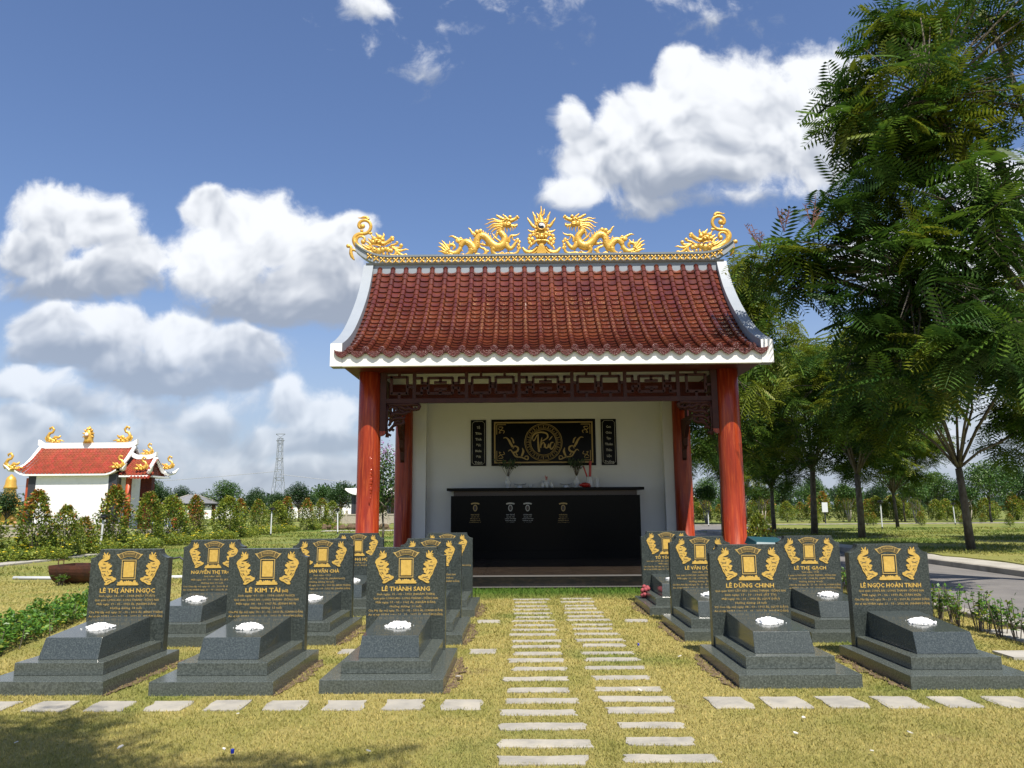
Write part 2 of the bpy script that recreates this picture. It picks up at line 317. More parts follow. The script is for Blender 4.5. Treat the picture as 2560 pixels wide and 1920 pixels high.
# ------------------------------------------------------------------ mesh helpers
class MB:
    def __init__(s): s.v = []; s.f = []; s.m = []; s.cur = 0
    def add(s, vs, fs):
        b = len(s.v); s.v += [tuple(v) for v in vs]; s.f += [tuple(i + b for i in f) for f in fs]; s.m += [s.cur] * len(fs); return s
    def box(s, x0, x1, y0, y1, z0, z1):
        return s.add([(x0, y0, z0), (x1, y0, z0), (x1, y1, z0), (x0, y1, z0), (x0, y0, z1), (x1, y0, z1), (x1, y1, z1), (x0, y1, z1)],
                     [(0, 3, 2, 1), (4, 5, 6, 7), (0, 1, 5, 4), (1, 2, 6, 5), (2, 3, 7, 6), (3, 0, 4, 7)])
    def frust(s, b, t, z0, z1):   # b,t = (x0,x1,y0,y1)
        v = [(b[0], b[2], z0), (b[1], b[2], z0), (b[1], b[3], z0), (b[0], b[3], z0), (t[0], t[2], z1), (t[1], t[2], z1), (t[1], t[3], z1), (t[0], t[3], z1)]
        return s.add(v, [(0, 3, 2, 1), (4, 5, 6, 7), (0, 1, 5, 4), (1, 2, 6, 5), (2, 3, 7, 6), (3, 0, 4, 7)])
    def prism(s, pts, y0, y1):    # polygon in x,z extruded along y
        n = len(pts); v = [(p[0], y0, p[1]) for p in pts] + [(p[0], y1, p[1]) for p in pts]
        return s.add(v, [tuple(range(n)), tuple(range(2 * n - 1, n - 1, -1))] + [(i, i + n, (i + 1) % n + n, (i + 1) % n) for i in range(n)])
    def prismx(s, pts, x0, x1):   # polygon in y,z extruded along x
        n = len(pts); v = [(x0, p[0], p[1]) for p in pts] + [(x1, p[0], p[1]) for p in pts]
        return s.add(v, [tuple(range(n)), tuple(range(2 * n - 1, n - 1, -1))] + [(i, i + n, (i + 1) % n + n, (i + 1) % n) for i in range(n)])
    def prismz(s, pts, z0, z1):
        n = len(pts); v = [(p[0], p[1], z0) for p in pts] + [(p[0], p[1], z1) for p in pts]
        return s.add(v, [tuple(range(n - 1, -1, -1)), tuple(range(n, 2 * n))] + [(i, (i + 1) % n, (i + 1) % n + n, i + n) for i in range(n)])
    def tube(s, pts, rad, n=8, sq=1.0, close=True):
        P = [Vector(p) for p in pts]; k = len(P)
        if isinstance(rad, (int, float)): rad = [rad] * k
        v = []; up = None
        for i in range(k):
            d = (P[min(i + 1, k - 1)] - P[max(i - 1, 0)]).normalized()
            if up is None: up = d.orthogonal().normalized() if abs(d.y) > .9 else (Vector((0, 1, 0)) - d * d.y).normalized()
            else:
                up = up - d * up.dot(d); up = up.normalized() if up.length > 1e-4 else d.orthogonal().normalized()
            sd_ = d.cross(up)
            for j in range(n):
                q = 2 * PI * j / n; v.append(P[i] + (up * math.cos(q) * sq + sd_ * math.sin(q)) * rad[i])
        f = [(i * n + j, i * n + (j + 1) % n, (i + 1) * n + (j + 1) % n, (i + 1) * n + j) for i in range(k - 1) for j in range(n)]
        if close: f += [tuple(range(n - 1, -1, -1)), tuple(range((k - 1) * n, k * n))]
        return s.add(v, f)
    def lathe(s, prof, c=(0, 0, 0), n=16):
        v = []; k = len(prof)
        for (r, z) in prof:
            for j in range(n): q = 2 * PI * j / n; v.append((c[0] + r * math.cos(q), c[1] + r * math.sin(q), c[2] + z))
        f = [(i * n + j, i * n + (j + 1) % n, (i + 1) * n + (j + 1) % n, (i + 1) * n + j) for i in range(k - 1) for j in range(n)]
        f += [tuple(range(n - 1, -1, -1)), tuple(range((k - 1) * n, k * n))]
        return s.add(v, f)
    def ball(s, c, r, n=8, k=5, sc=(1, 1, 1)):
        v = []; 
        for i in range(k + 1):
            t = PI * (i + .0) / k; t = min(max(t, .08), PI - .08)
            for j in range(n): q = 2 * PI * j / n; v.append((c[0] + r * sc[0] * math.sin(t) * math.cos(q), c[1] + r * sc[1] * math.sin(t) * math.sin(q), c[2] - r * sc[2] * math.cos(t)))
        f = [(i * n + j, i * n + (j + 1) % n, (i + 1) * n + (j + 1) % n, (i + 1) * n + j) for i in range(k) for j in range(n)]
        f += [tuple(range(n - 1, -1, -1)), tuple(range(k * n, (k + 1) * n))]
        return s.add(v, f)
    def build(s, name, mats, parent=None, smooth=False, bevel=0.0, loc=None):
        me = bpy.data.meshes.new(name); me.from_pydata(s.v, [], s.f)
        if not isinstance(mats, (list, tuple)): mats = [mats]
        for m_ in mats: me.materials.append(m_)
        if len(mats) > 1: me.polygons.foreach_set('material_index', s.m)
        if smooth: me.polygons.foreach_set('use_smooth', [True] * len(s.f))
        me.update()
        o = bpy.data.objects.new(name, me); LINK(o)
        if parent: o.parent = parent
        if loc: o.location = loc
        if bevel:
            b = o.modifiers.new('edge', 'BEVEL'); b.width = bevel; b.segments = 2; b.limit_method = 'ANGLE'
        return o
def tag(o, label, cat, group=None, kind=None):
    if label: o['label'] = label
    if cat: o['category'] = cat
    if group: o['group'] = group
    if kind: o['kind'] = kind
    return o
def thing(name, label, cat, loc=(0, 0, 0), rz=0, group=None):
    o = bpy.data.objects.new(name, None); LINK(o); o.location = loc; o.rotation_euler = (0, 0, rz); o.empty_display_size = .1
    return tag(o, label, cat, group)
def structure(o): o['kind'] = 'structure'; return o
def copy_tree(o, parent=None):
    c = o.copy(); LINK(c); c.parent = parent
    for ch in [q for q in bpy.data.objects if q.parent == o]: copy_tree(ch, c)
    return c
def mesh_np(name, V, Q, mats, parent=None, midx=None, smooth=False):
    me = bpy.data.meshes.new(name); V = np.asarray(V, np.float32); Q = np.asarray(Q, np.int32); k = Q.shape[1]
    me.vertices.add(len(V)); me.vertices.foreach_set('co', V.ravel())
    me.loops.add(Q.size); me.loops.foreach_set('vertex_index', Q.ravel())
    me.polygons.add(len(Q)); me.polygons.foreach_set('loop_start', np.arange(0, Q.size, k, dtype=np.int32))
    try: me.polygons.foreach_set('loop_total', np.full(len(Q), k, np.int32))
    except Exception: pass
    for m_ in (mats if isinstance(mats, (list, tuple)) else [mats]): me.materials.append(m_)
    if midx is not None: me.polygons.foreach_set('material_index', np.asarray(midx, np.int32))
    me.update(calc_edges=True)
    o = bpy.data.objects.new(name, me); LINK(o)
    if parent: o.parent = parent
    return o
def rots(yaw, pit, rol):
    cy, sy, cp, sp, cr, sr = np.cos(yaw), np.sin(yaw), np.cos(pit), np.sin(pit), np.cos(rol), np.sin(rol)
    R = np.empty((len(yaw), 3, 3))
    R[:, 0, 0] = cy * cp; R[:, 0, 1] = cy * sp * sr - sy * cr; R[:, 0, 2] = cy * sp * cr + sy * sr
    R[:, 1, 0] = sy * cp; R[:, 1, 1] = sy * sp * sr + cy * cr; R[:, 1, 2] = sy * sp * cr - cy * sr
    R[:, 2, 0] = -sp; R[:, 2, 1] = cp * sr; R[:, 2, 2] = cp * cr
    return R
def scatter(T, F, pos, yaw, pit, rol, sc):
    R = rots(yaw, pit, rol); V = np.einsum('nij,kj->nki', R, T) * np.asarray(sc)[:, None, None] + pos[:, None, :]
    Q = F[None] + (np.arange(len(pos)) * len(T))[:, None, None]
    return V.reshape(-1, 3), Q.reshape(-1, F.shape[1])

# ------------------------------------------------------------------ ground, road, kerbs
def sheet(name, x0, x1, y0, y1, z, m, nx=1, ny=1):
    b = MB(); b.add([(x0, y0, z), (x1, y0, z), (x1, y1, z), (x0, y1, z)], [(0, 1, 2, 3)]); return structure(b.build(name, m))
sheet('ground', -1500, 1500, -300, 2500, 0, M['lawn'])
rd = MB(); rd.add([(6.35, -20, .004), (10.6, -20, .004), (10.6, 46, .004), (16.5, 46, .004), (16.5, 59.5, .004), (-6, 59.5, .004), (-6, 50, .004), (6.35, 50, .004)], [tuple(range(8))])
structure(rd.build('road', M['asphalt']))
kb = MB(); kb.box(6.1, 6.35, -20, 50, -.1, .07); kb.box(10.6, 10.78, -20, 44, -.1, .13)
kb.box(-6, 90, 59.5, 60.1, -.1, .07)
structure(kb.build('kerb', M['kerb'], bevel=.015))
pv = MB(); pv.box(10.78, 11.75, -20, 44, -.1, .122); structure(pv.build('pavement', M['concrete']))
vg = MB()
random.seed(5)
yy = [-20 + i * .7 for i in range(93)]
edge = [11.72 + .10 * math.sin(y * 1.7) + random.uniform(-.06, .06) for y in yy]
vg.add([(x, y, .15) for x, y in zip(edge, yy)] + [(x - .05, y, .0) for x, y in zip(edge, yy)] + [(240, y, .15) for y in yy],
       [(i, i + 1, len(yy) + i + 1, len(yy) + i) for i in range(len(yy) - 1)] + [(i, 2 * len(yy) + i, 2 * len(yy) + i + 1, i + 1) for i in range(len(yy) - 1)])
structure(vg.build('lawn', M['lawn']))
lp = MB(); lp.box(-15.2, -14.5, 18, 28, -.05, .05); lp.box(-30, -15.2, 20.2, 20.8, -.05, .04); structure(lp.build('path', M['concrete']))
lp = MB(); lp.box(-13.5, -8.2, 51, 52.6, -.05, .03); structure(lp.build('path', M['concrete']))
lp = MB(); lp.box(4.9, 5.5, 7.9, 8.25, -.05, .03); lp.box(5.6, 6.05, 7.5, 9.6, -.05, .03); structure(lp.build('path', M['concrete']))

# ------------------------------------------------------------------ graves
def text_mesh(lines, y, off=.022):     # lines: (text, cx, baseline z, cap height, width)
    V, Fc = [], []
    for (s, cx, z, h, w) in lines:
        cu_ = bpy.data.curves.new('t', 'FONT'); cu_.body = s; cu_.size = 1; cu_.align_x = 'CENTER'; cu_.resolution_u = 1; cu_.offset = off; cu_.fill_mode = 'BOTH'
        o = bpy.data.objects.new('t', cu_); LINK(o); bpy.context.view_layer.update()
        me = o.evaluated_get(bpy.context.evaluated_depsgraph_get()).to_mesh()
        if len(me.vertices):
            xs = [v.co.x for v in me.vertices]; wd = max(xs) - min(xs); mid = (max(xs) + min(xs)) / 2
            k = w / wd; q = h / .72; b = len(V)
            V += [(cx + (v.co.x - mid) * k, y, z + v.co.y * q) for v in me.vertices]
            Fc += [tuple(b + i for i in p.vertices) for p in me.polygons]
        o.evaluated_get(bpy.context.evaluated_depsgraph_get()).to_mesh_clear()
        bpy.data.objects.remove(o); bpy.data.curves.remove(cu_)
    m = MB(); m.add(V, Fc); return m
def px_poly(raw, ox=805, oz=1.139 + .018 - 0.0, sx_=.0005005, top=245):
    return [((x - ox) * sx_, 1.121 - (y - top) * sx_) for x, y in raw]
DRG = [(330,930),(318,905),(345,878),(312,850),(300,812),(256,750),(240,690),(215,630),(186,580),(180,540),(158,510),(178,455),(205,430),(240,402),(300,387),(250,388),(243,372),(300,366),(245,348),(248,325),(285,342),(262,292),(266,268),(300,310),(318,330),(324,290),(352,265),(352,290),(345,312),(368,350),(380,300),(394,340),(385,383),(398,362),(392,395),(370,415),(330,432),(288,447),(262,462),(320,468),(390,462),(350,480),(372,500),(420,488),(400,512),(440,530),(445,556),(402,590),(385,620),(440,622),(460,650),(430,680),(440,712),(380,742),(400,757),(460,750),(500,780),(545,788),(552,822),(508,860),(468,872),(420,902),(380,926)]
EYE = [(262,500),(285,492),(310,505),(318,515),(296,512),(275,515)]
SCL = [(300,690),(330,720),(345,745),(315,735),(296,715)]
LOTUS = [(575,920),(600,890),(585,868),(630,875),(640,850),(665,832),(690,850),(712,880),(732,868),(722,850),(760,865),(768,842),(800,858),(815,838),(835,860),(868,848),(872,872),(895,858),(888,880),(910,868),(920,842),(945,830),(968,850),(975,878),(1012,872),(1000,895),(1028,920),(1015,935),(585,935)]
def arc(cx, cz, r, a0, a1, n): return [(cx + r * math.sin(math.radians(a0 + (a1 - a0) * i / n)), cz + r * math.cos(math.radians(a0 + (a1 - a0) * i / n))) for i in range(n + 1)]
YF = 1.318
def grave_proto():
    t = thing('grave', '', 'grave')
    b = MB(); b.box(-.526, .526, 0, 1.444, -.06, .114); b.build('plinth', M['granite'], t, bevel=.004)
    b = MB(); b.box(-.395, .395, .229, YF - .002, .1145, .222); b.build('step', M['granite'], t, bevel=.004)
    b = MB(); z0 = .2225
    v = [(-.272, .355, z0), (.272, .355, z0), (.272, YF - .003, z0), (-.272, YF - .003, z0), (-.259, .429, .402), (.259, .429, .402), (.263, YF - .003, .467), (-.263, YF - .003, .467)]
    b.add(v, [(0, 3, 2, 1), (4, 5, 6, 7), (0, 1, 5, 4), (1, 2, 6, 5), (2, 3, 7, 6), (3, 0, 4, 7)])
    b.build('tomb_lid', M['granite_pol'], t, bevel=.004)
    b = MB()
    rr = .093
    sh = [(-.407, .1145), (.407, .1145), (.407, 1.053)]
    sh += [(.407 - rr * (1 - math.cos(q)) * 1.0, 1.053 + rr * .92 * math.sin(q)) for q in []]
    # concave shoulders
    for i in range(1, 8):
        q = PI / 2 * i / 8; sh.append((.407 - .093 * math.sin(q), 1.053 + .086 * (1 - math.cos(q))))
    sh += [(.314, 1.139), (-.314, 1.139)]
    for i in range(7, 0, -1):
        q = PI / 2 * i / 8; sh.append((-.407 + .093 * math.sin(q), 1.053 + .086 * (1 - math.cos(q))))
    sh.append((-.407, 1.053))
    b.prism(sh, YF, YF + .10)
    hs = b.build('headstone', M['granite_dark'], t, bevel=.003)
    b = MB(); b.box(-.055, .055, YF - .006, YF + .002, .857, 1.013); b.build('portrait_plate', M['gold_flat'], hs)
    b = MB()
    for (x0, x1, z0, z1) in ((-.075, .075, 1.026, 1.033), (-.075, .075, .837, .844), (-.075, -.068, .844, 1.026), (.068, .075, .844, 1.026)): b.box(x0, x1, YF - .008, YF + .002, z0, z1)
    b.build('portrait_frame', M['gold_text'], hs)
    # arched banner with a title
    b = MB(); cz = .905
    up, lo = arc(0, cz, .216, -34, 34, 16), arc(0, cz, .160, -34, 34, 16)
    up[0] = (up[0][0] - .018, up[0][1] + .006); up[-1] = (up[-1][0] + .018, up[-1][1] + .006)
    b.prism(lo + up[::-1], YF - .004, YF + .002); b.cur = 1
    up, lo = arc(0, cz, .210, -20.5, 20.5, 10), arc(0, cz, .166, -20.5, 20.5, 10); b.prism(lo + up[::-1], YF - .006, YF - .0035)
    for s in (-1, 1):
        up, lo = arc(0, cz, .210, 22.5 * s, 32 * s, 3), arc(0, cz, .166, 22.5 * s, 32 * s, 3)
        pl = lo + up[::-1]
        b.prism(pl if s > 0 else pl[::-1], YF - .006, YF - .0035)
    b.build('banner', [M['gold_text'], M['gold_dark']], hs)
    tm = text_mesh([('NƠI AN NGHỈ', 0, 1.088, .014, .105)], YF - .0075); tm.build('title_lettering', M['gold_text'], hs)
    b = MB(); b.prism(px_poly(LOTUS)[::-1], YF - .007, YF + .002); b.build('lotus_motif', M['gold_flat'], hs)
    for s in (1, -1):
        b = MB(); pl = px_poly(DRG); pl = [(x * s, z) for x, z in pl]; 
        if s < 0: pl = pl[::-1]
        b.prism(pl, YF - .007, YF + .002); b.cur = 1
        for pp in (EYE, SCL): b.prism([(x * s, z) for x, z in px_poly(pp)], YF - .0085, YF - .0068)
        for (ax, az, bx, bz) in ((215,560,330,590),(235,600,340,560),(250,650,330,655),(260,700,300,760),(350,790,480,830),(330,840,450,800),(380,880,430,850),(360,640,390,690)):
            p0, p1 = px_poly([(ax, az), (bx, bz)]); p0 = (p0[0] * s, p0[1]); p1 = (p1[0] * s, p1[1])
            b.tube([(p0[0], YF - .0075, p0[1]), (p1[0], YF - .0075, p1[1])], .0026, 4)
        b.build('dragon_motif', [M['gold_flat'], M['gold_dark']], hs)
    return t
CH = 'An vị tại HVBA ngày: 21 - 03 - 2022 ÂL (NHÂM DẦN)'; QQ = 'Quê quán: LONG AN - LONG THÀNH - ĐỒNG NAI'
GR = [
 (-4.09, 6.64, 'LÊ THỊ ÁNH NGỌC', ['Sinh ngày: 14 - 11 - 1958 (MẬU TUẤT)', QQ, 'Mất ngày: 19 - 05 - 1962 ÂL (NHÂM DẦN)', 'Hưởng dương: 04 tuổi', 'Cha Mẹ lập mộ ngày: 21 - 02 - 2016 ÂL (BÍNH THÂN)', CH], 'outermost grave of the front row beside the leafy hedge, grey granite with gold dragons'),
 (-2.629, 6.6, 'LÊ KIM TÀI (nữ)', ['Sinh ngày: 01 - 01 - 1954 (GIÁP NGỌ)', QQ, 'Mất ngày: 04 - 06 - 1967 ÂL (ĐINH MÙI)', 'Hưởng dương: 13 tuổi', 'Cha,Mẹ lập mộ ngày: 7h - 21 - 02 - 2010 ÂL (CANH DẦN)', CH], 'front-row grey granite grave in the middle of three, its name followed by small bracketed letters'),
 (-1.204, 6.65, 'LÊ THÀNH SANG', ['Sinh ngày: 15 - 03 - 1952 (NHÂM THÌN)', QQ, 'Mất ngày: 07 - 05 - 1962 ÂL (NHÂM DẦN)', 'Hưởng dương: 11 tuổi', 'Cha Mẹ lập mộ ngày: 7h - 21 - 02 - 2010 ÂL (CANH DẦN)', CH], 'front-row grey granite grave just left of the slab path, dates 1952 and 1962'),
 (-4.104, 8.85, 'NGUYỄN THỊ TRÒN', ['Sinh năm: 1899', 'Mất ngày: 10 - 09 - 1989 ÂL (KỶ TỴ)', 'Hưởng thọ: 91 tuổi', 'Con Cháu lập mộ ngày: 21 - 02 - 2016 ÂL (BÍNH THÂN)', CH], 'second-row granite grave seen between the two leftmost front headstones'),
 (-2.666, 8.91, 'PHAN VĂN CHÀ', ['Sinh năm: 1901', 'Mất ngày: 25 - 07 - 1942 ÂL (NHÂM NGỌ)', 'Hưởng dương: 42 tuổi', 'Con Cháu lập mộ ngày: 21 - 02 - 2016 ÂL (BÍNH THÂN)', CH], 'second-row granite grave behind the middle one of three, name ending in a grave-accented A'),
 (-2.68, 11.19, 'TỔ TÔNG HỌ LÊ', ['Con cháu lập mộ', 'An vị tại HVBA ngày: 21 - 03 - 2022 ÂL (NHÂM DẦN)'], 'rear-row granite grave in front of the bright red left column'),
 (-1.217, 8.89, 'LÊ VĂN HAI', [QQ, 'Mất ngày: 12 - 02 - 1951 ÂL (TÂN MÃO)', CH], 'second-row granite grave mostly hidden behind the headstone beside the path'),
 (-1.209, 11.05, 'LÊ THỊ LAN', ['Sinh năm: 1940', CH], 'rear-row granite grave left of the path, closest to the black altar steps'),
 (2.37, 6.766, 'LÊ DŨNG CHINH', ['Quê quán: KHU CẦU XÉO - LONG THÀNH - ĐỒNG NAI', 'Sinh ngày: 17 - 10 - 1965 (ẤT TỴ)', 'Mất ngày: 06 - 03 - 1993 ÂL (QUÝ DẬU)', 'Hưởng dương: 28 tuổi', 'Vợ Con lập mộ ngày: 08 - 03 - 1993 ÂL (QUÝ DẬU)', CH], 'front-row grey granite grave just right of the slab path, six lines of small gold writing'),
 (3.796, 6.70, 'LÊ NGỌC HOÀN TRINH', [QQ, 'Mất ngày: 19 - 06 - 1970 ÂL (TÂN HỢI)', 'Cha Mẹ lập mộ ngày: 7h - 21 - 02 - 2010 ÂL (CANH DẦN)', CH], 'grey granite grave nearest the road, long name over four lines of gold writing'),
 (2.389, 9.03, 'LÊ VĂN DŨNG', ['Sinh năm: 1937', QQ, 'Mất ngày: 11 - 03 - 1970 ÂL (CANH TUẤT)', 'Hưởng dương: 28 tuổi', 'Gia đình Anh lập mộ ngày: 7h - 21 - 02 - 2010 ÂL (CANH DẦN)', CH], 'second-row granite grave half hidden behind the stone just right of the path'),
 (2.337, 11.11, 'TỔ TÔNG LÊ', [QQ, 'Mất ngày: 13 - 03', 'Các Cháu lập mộ ngày: 7h - 21 - 02 - 2010 ÂL (CANH DẦN)', CH], 'rear-row granite grave right of the path with a red rag at its foot'),
 (3.806, 8.92, 'LÊ THỊ GẠCH', ['Sinh năm: 1940', QQ, 'Mất ngày: 10 - 04 - 1944 ÂL (GIÁP THÂN)', 'Hưởng dương: 4 tuổi', 'Gia đình Anh lập mộ ngày: 7h - 21 - 02 - 2010 ÂL (CANH DẦN)', CH], 'second-row granite grave in front of the green bin, seen between two front headstones'),
]
proto = grave_proto()
rng = np.random.default_rng(7)
PLACES = ['the outermost front grave by the leafy hedge', 'the middle grave of the three front ones left of the path', 'the front grave just left of the path', 'the second-row grave behind the two leftmost front stones',
 'the second-row grave behind the middle front one', 'the rear grave before the left red column', 'the half-hidden second-row grave left of the path', 'the rear grave left of the path near the steps',
 'the front grave just right of the path', 'the front grave nearest the road', 'the second-row grave just right of the path', 'the rear grave right of the path', 'the second-row grave before the green bin']
ROOTS = [proto] + [copy_tree(proto) for _ in GR[1:]]
for i, (gx, gy, nm, ls, lab) in enumerate(GR):
    t = ROOTS[i]
    t.location = (gx, gy, 0); tag(t, lab, 'grave', 'granite graves in rows before the shrine')
    hs = [c for c in bpy.data.objects if c.parent == t and c.name.startswith('headstone')][0]
    # 'nu' in brackets is smaller
    lines = []
    if '(' in nm:
        lines.append(('LÊ KIM TÀI', -.04, .702, .043, .36)); lines.append(('(nữ)', .19, .703, .026, .066))
    else: lines.append((nm, 0, .702, .043, min(.62, len(nm) * .0382)))
    tm = text_mesh(lines, YF - .0025); tm.build('name_lettering', M['gold_flat'], hs)
    z = .659; st = .0405 if len(ls) > 5 else .043; lines = []
    for s in ls: lines.append((s, 0, z, .021, min(.765, len(s) * .0162))); z -= st
    tm = text_mesh(lines, YF - .0025, .004); tm.build('small_lettering', M['gold_text'], hs)
    # heap of white pebbles lying on the sloping lid
    b = MB(); cx_, cy_ = gx + (.02 if gx < 0 else .01), gy + .80
    base_z = lambda yy: .402 + (.80 + yy - .429) * .0731
    pr_ = [(0, .040)] + []
    V_, F_ = [(cx_, cy_, base_z(0) + .040)], []
    for ri in range(1, 6):
        for j in range(20):
            q = 2 * PI * j / 20; r = ri / 5 * (1 + .13 * math.sin(j * .95 + i * 1.7) + .12 * math.sin(j * 1.9 + i * 2.6) + .06 * math.sin(j * 3.1)); V_.append((cx_ + r * .118 * math.cos(q), cy_ + r * .092 * math.sin(q), base_z(r * .092 * math.sin(q)) + .040 * (1 - (ri / 5) ** 2) + .001 + rng.uniform(-.002, .002)))
    F_ += [(0, 1 + j, 1 + (j + 1) % 20) for j in range(20)] + [(1 + (ri - 1) * 20 + j, 1 + ri * 20 + j, 1 + ri * 20 + (j + 1) % 20, 1 + (ri - 1) * 20 + (j + 1) % 20) for ri in range(1, 5) for j in range(20)]
    b.add(V_, F_)
    for k in range(150):
        q = rng.uniform(0, 2 * PI); r = math.sqrt(rng.uniform(0, 1)); r *= 1 + .13 * math.sin(q * 3.02 + i * 1.7) + .12 * math.sin(q * 6.05 + i * 2.6) ; px_, py_ = r * math.cos(q) * .115, r * math.sin(q) * .088
        zz = .402 + (.80 + py_ - .429) * .0731; hh = max(0, .036 * (1 - r * r))
        b.ball((cx_ + px_, cy_ + py_, zz + .010 + hh * rng.uniform(.2, 1)), rng.uniform(.008, .014), 6, 4, (1, 1, .75))
    for k in range(4):
        q = rng.uniform(0, 2 * PI); r = rng.uniform(.135, .17); py_ = r * math.sin(q) * .8
        b.ball((cx_ + r * math.cos(q), cy_ + py_, .402 + (.80 + py_ - .429) * .0731 + .003), rng.uniform(.003, .007), 5, 3)
    o = b.build('pebble_heap', M['pebble'], smooth=True)
    tag(o, 'white pebbles on ' + PLACES[i], 'pebbles', 'heaps of white pebbles on the graves')
# broken soil left open along the plinths
sl = MB()
for (gx, gy, *_r) in GR:
    s = 1 if gx < 0 else -1
    n = 26; inner = [(gx + s * .53, gy - .02 + 1.5 * i / n) for i in range(n + 1)]
    outer = [(gx + s * (.53 + (.05 + .07 * math.sin(PI * i / n)) * rng.uniform(.5, 1.3)), gy - .02 + 1.5 * i / n) for i in range(n + 1)]
    v = [(x, y, .004) for x, y in inner] + [(x, y, .004 + rng.uniform(0, .012)) for x, y in outer]
    f = [(i, i + 1, n + 1 + i + 1, n + 1 + i) for i in range(n)]
    if s > 0: f = [q[::-1] for q in f]
    sl.add(v, f)
    for k in range(60):
        i = rng.integers(0, n); w_ = rng.uniform(0, 1); x = inner[i][0] * (1 - w_) + outer[i][0] * w_
        sl.ball((x, inner[i][1] + rng.uniform(0, .05), .008), rng.uniform(.005, .015), 5, 3)
tag(sl.build('soil', M['soil']), 'loose brown soil along the sides of the granite plinths', 'soil', kind='stuff')

# ------------------------------------------------------------------ stepping stones
def stone(x0, x1, y0, y1, seed, label, skew=0.0):
    r = random.Random(seed); n = 5; pts = []
    j = .013
    for i in range(n): pts.append((x0 + (x1 - x0) * i / n + r.uniform(-j, j), y0 + r.uniform(-j, j) * .8))
    for i in range(3): pts.append((x1 + r.uniform(-j, j) * 1.6, y0 + (y1 - y0) * i / 3 + r.uniform(-j, j) * .4))
    for i in range(n): pts.append((x1 - (x1 - x0) * i / n + r.uniform(-j, j), y1 + r.uniform(-j, j) * .8))
    for i in range(3): pts.append((x0 + r.uniform(-j, j) * 1.6, y1 - (y1 - y0) * i / 3 + r.uniform(-j, j) * .4))
    cx, cy = (x0 + x1) / 2, (y0 + y1) / 2
    a_ = r.uniform(-.02, .02); pts = [(cx + (x - cx) * math.cos(a_) - (y - cy) * math.sin(a_) + (y - cy) * skew, cy + (x - cx) * math.sin(a_) + (y - cy) * math.cos(a_)) for x, y in pts]
    b = MB(); b.prismz(pts, -.03, .009 + r.uniform(-.003, .004)); o = b.build('stepping_stone', M['slab'], bevel=.004)
    tag(o, label, 'paving slab', 'pale stone slabs laid in the lawn'); STN.append((min(p[0] for p in pts) - .005, max(p[0] for p in pts) + .005, min(p[1] for p in pts) - .005, max(p[1] for p in pts) + .005))
STN = []
def ORD(i): return ['first', 'second', 'third', 'fourth', 'fifth', 'sixth', 'seventh', 'eighth', 'ninth', 'tenth', 'eleventh', 'twelfth', 'thirteenth', 'fourteenth', 'fifteenth', 'sixteenth'][i]
k = 0
YL_ = [4.62, 4.94, 5.27, 5.66, 6.04, 6.38, 6.73, 7.16, 7.59, 7.98, 8.34, 8.75, 9.10, 9.54, 9.92, 10.28, 10.67, 11.0, 11.41, 11.82, 12.18, 12.65, 13.07]
for c_, (dx0, dx1, off, side) in enumerate(((-.15, .43, 0.0, 'left'), (.63, 1.18, .04, 'right'))):
    for i, y in enumerate(YL_):
        r = random.Random(i * 7 + c_)
        stone(dx0 + r.uniform(-.03, .05), dx1 + r.uniform(-.05, .03), y + off - .08, y + off + r.uniform(.06, .09), i * 11 + c_,
              ('thin pale slab, %s from the viewer in the %s column of the path' % (ORD(i), side)) if i < 11 else ('thin pale slab, %s from the shrine steps in the %s column of the path' % (ORD(22 - i), side)))
xr = [-.64 - .468 * i for i in range(9, -1, -1)]
for i, x in enumerate(xr):
    stone(x, x + .31, 6.12, 6.42, 100 + i, 'squarish pale slab, %s from the path in the cross row to its left' % ORD(9 - i), skew=-.05)
for i in range(8):
    x = 1.47 + .445 * i; stone(x, x + .31, 6.12, 6.46, 120 + i, 'squarish pale slab, %s from the path in the cross row to its right' % ORD(i), skew=-.05)
for (x, y, lb) in ((-.62, 10.5, 'single pale slab in the lawn before the rear-row grave, left of the path'), (-.58, 8.35, 'single pale slab in the lawn between front and second rows, left of the path'), (1.40, 10.5, 'single pale slab in the lawn beside the rear-row grave, right of the path')):
    stone(x, x + .3, y, y + .26, int(y * 10 + x * 3), lb)
for (x, y) in ((-3.35, 8.35), (-2.0, 8.4), (-1.85, 8.4)):
    stone(x, x + .3, y, y + .26, int(y * 10 - x * 30), ('pale slab in the gap behind the ' + {-3.35: 'outermost front grave', -2.0: 'middle front grave', -1.85: 'middle front grave, the one nearer the path'}[x]))

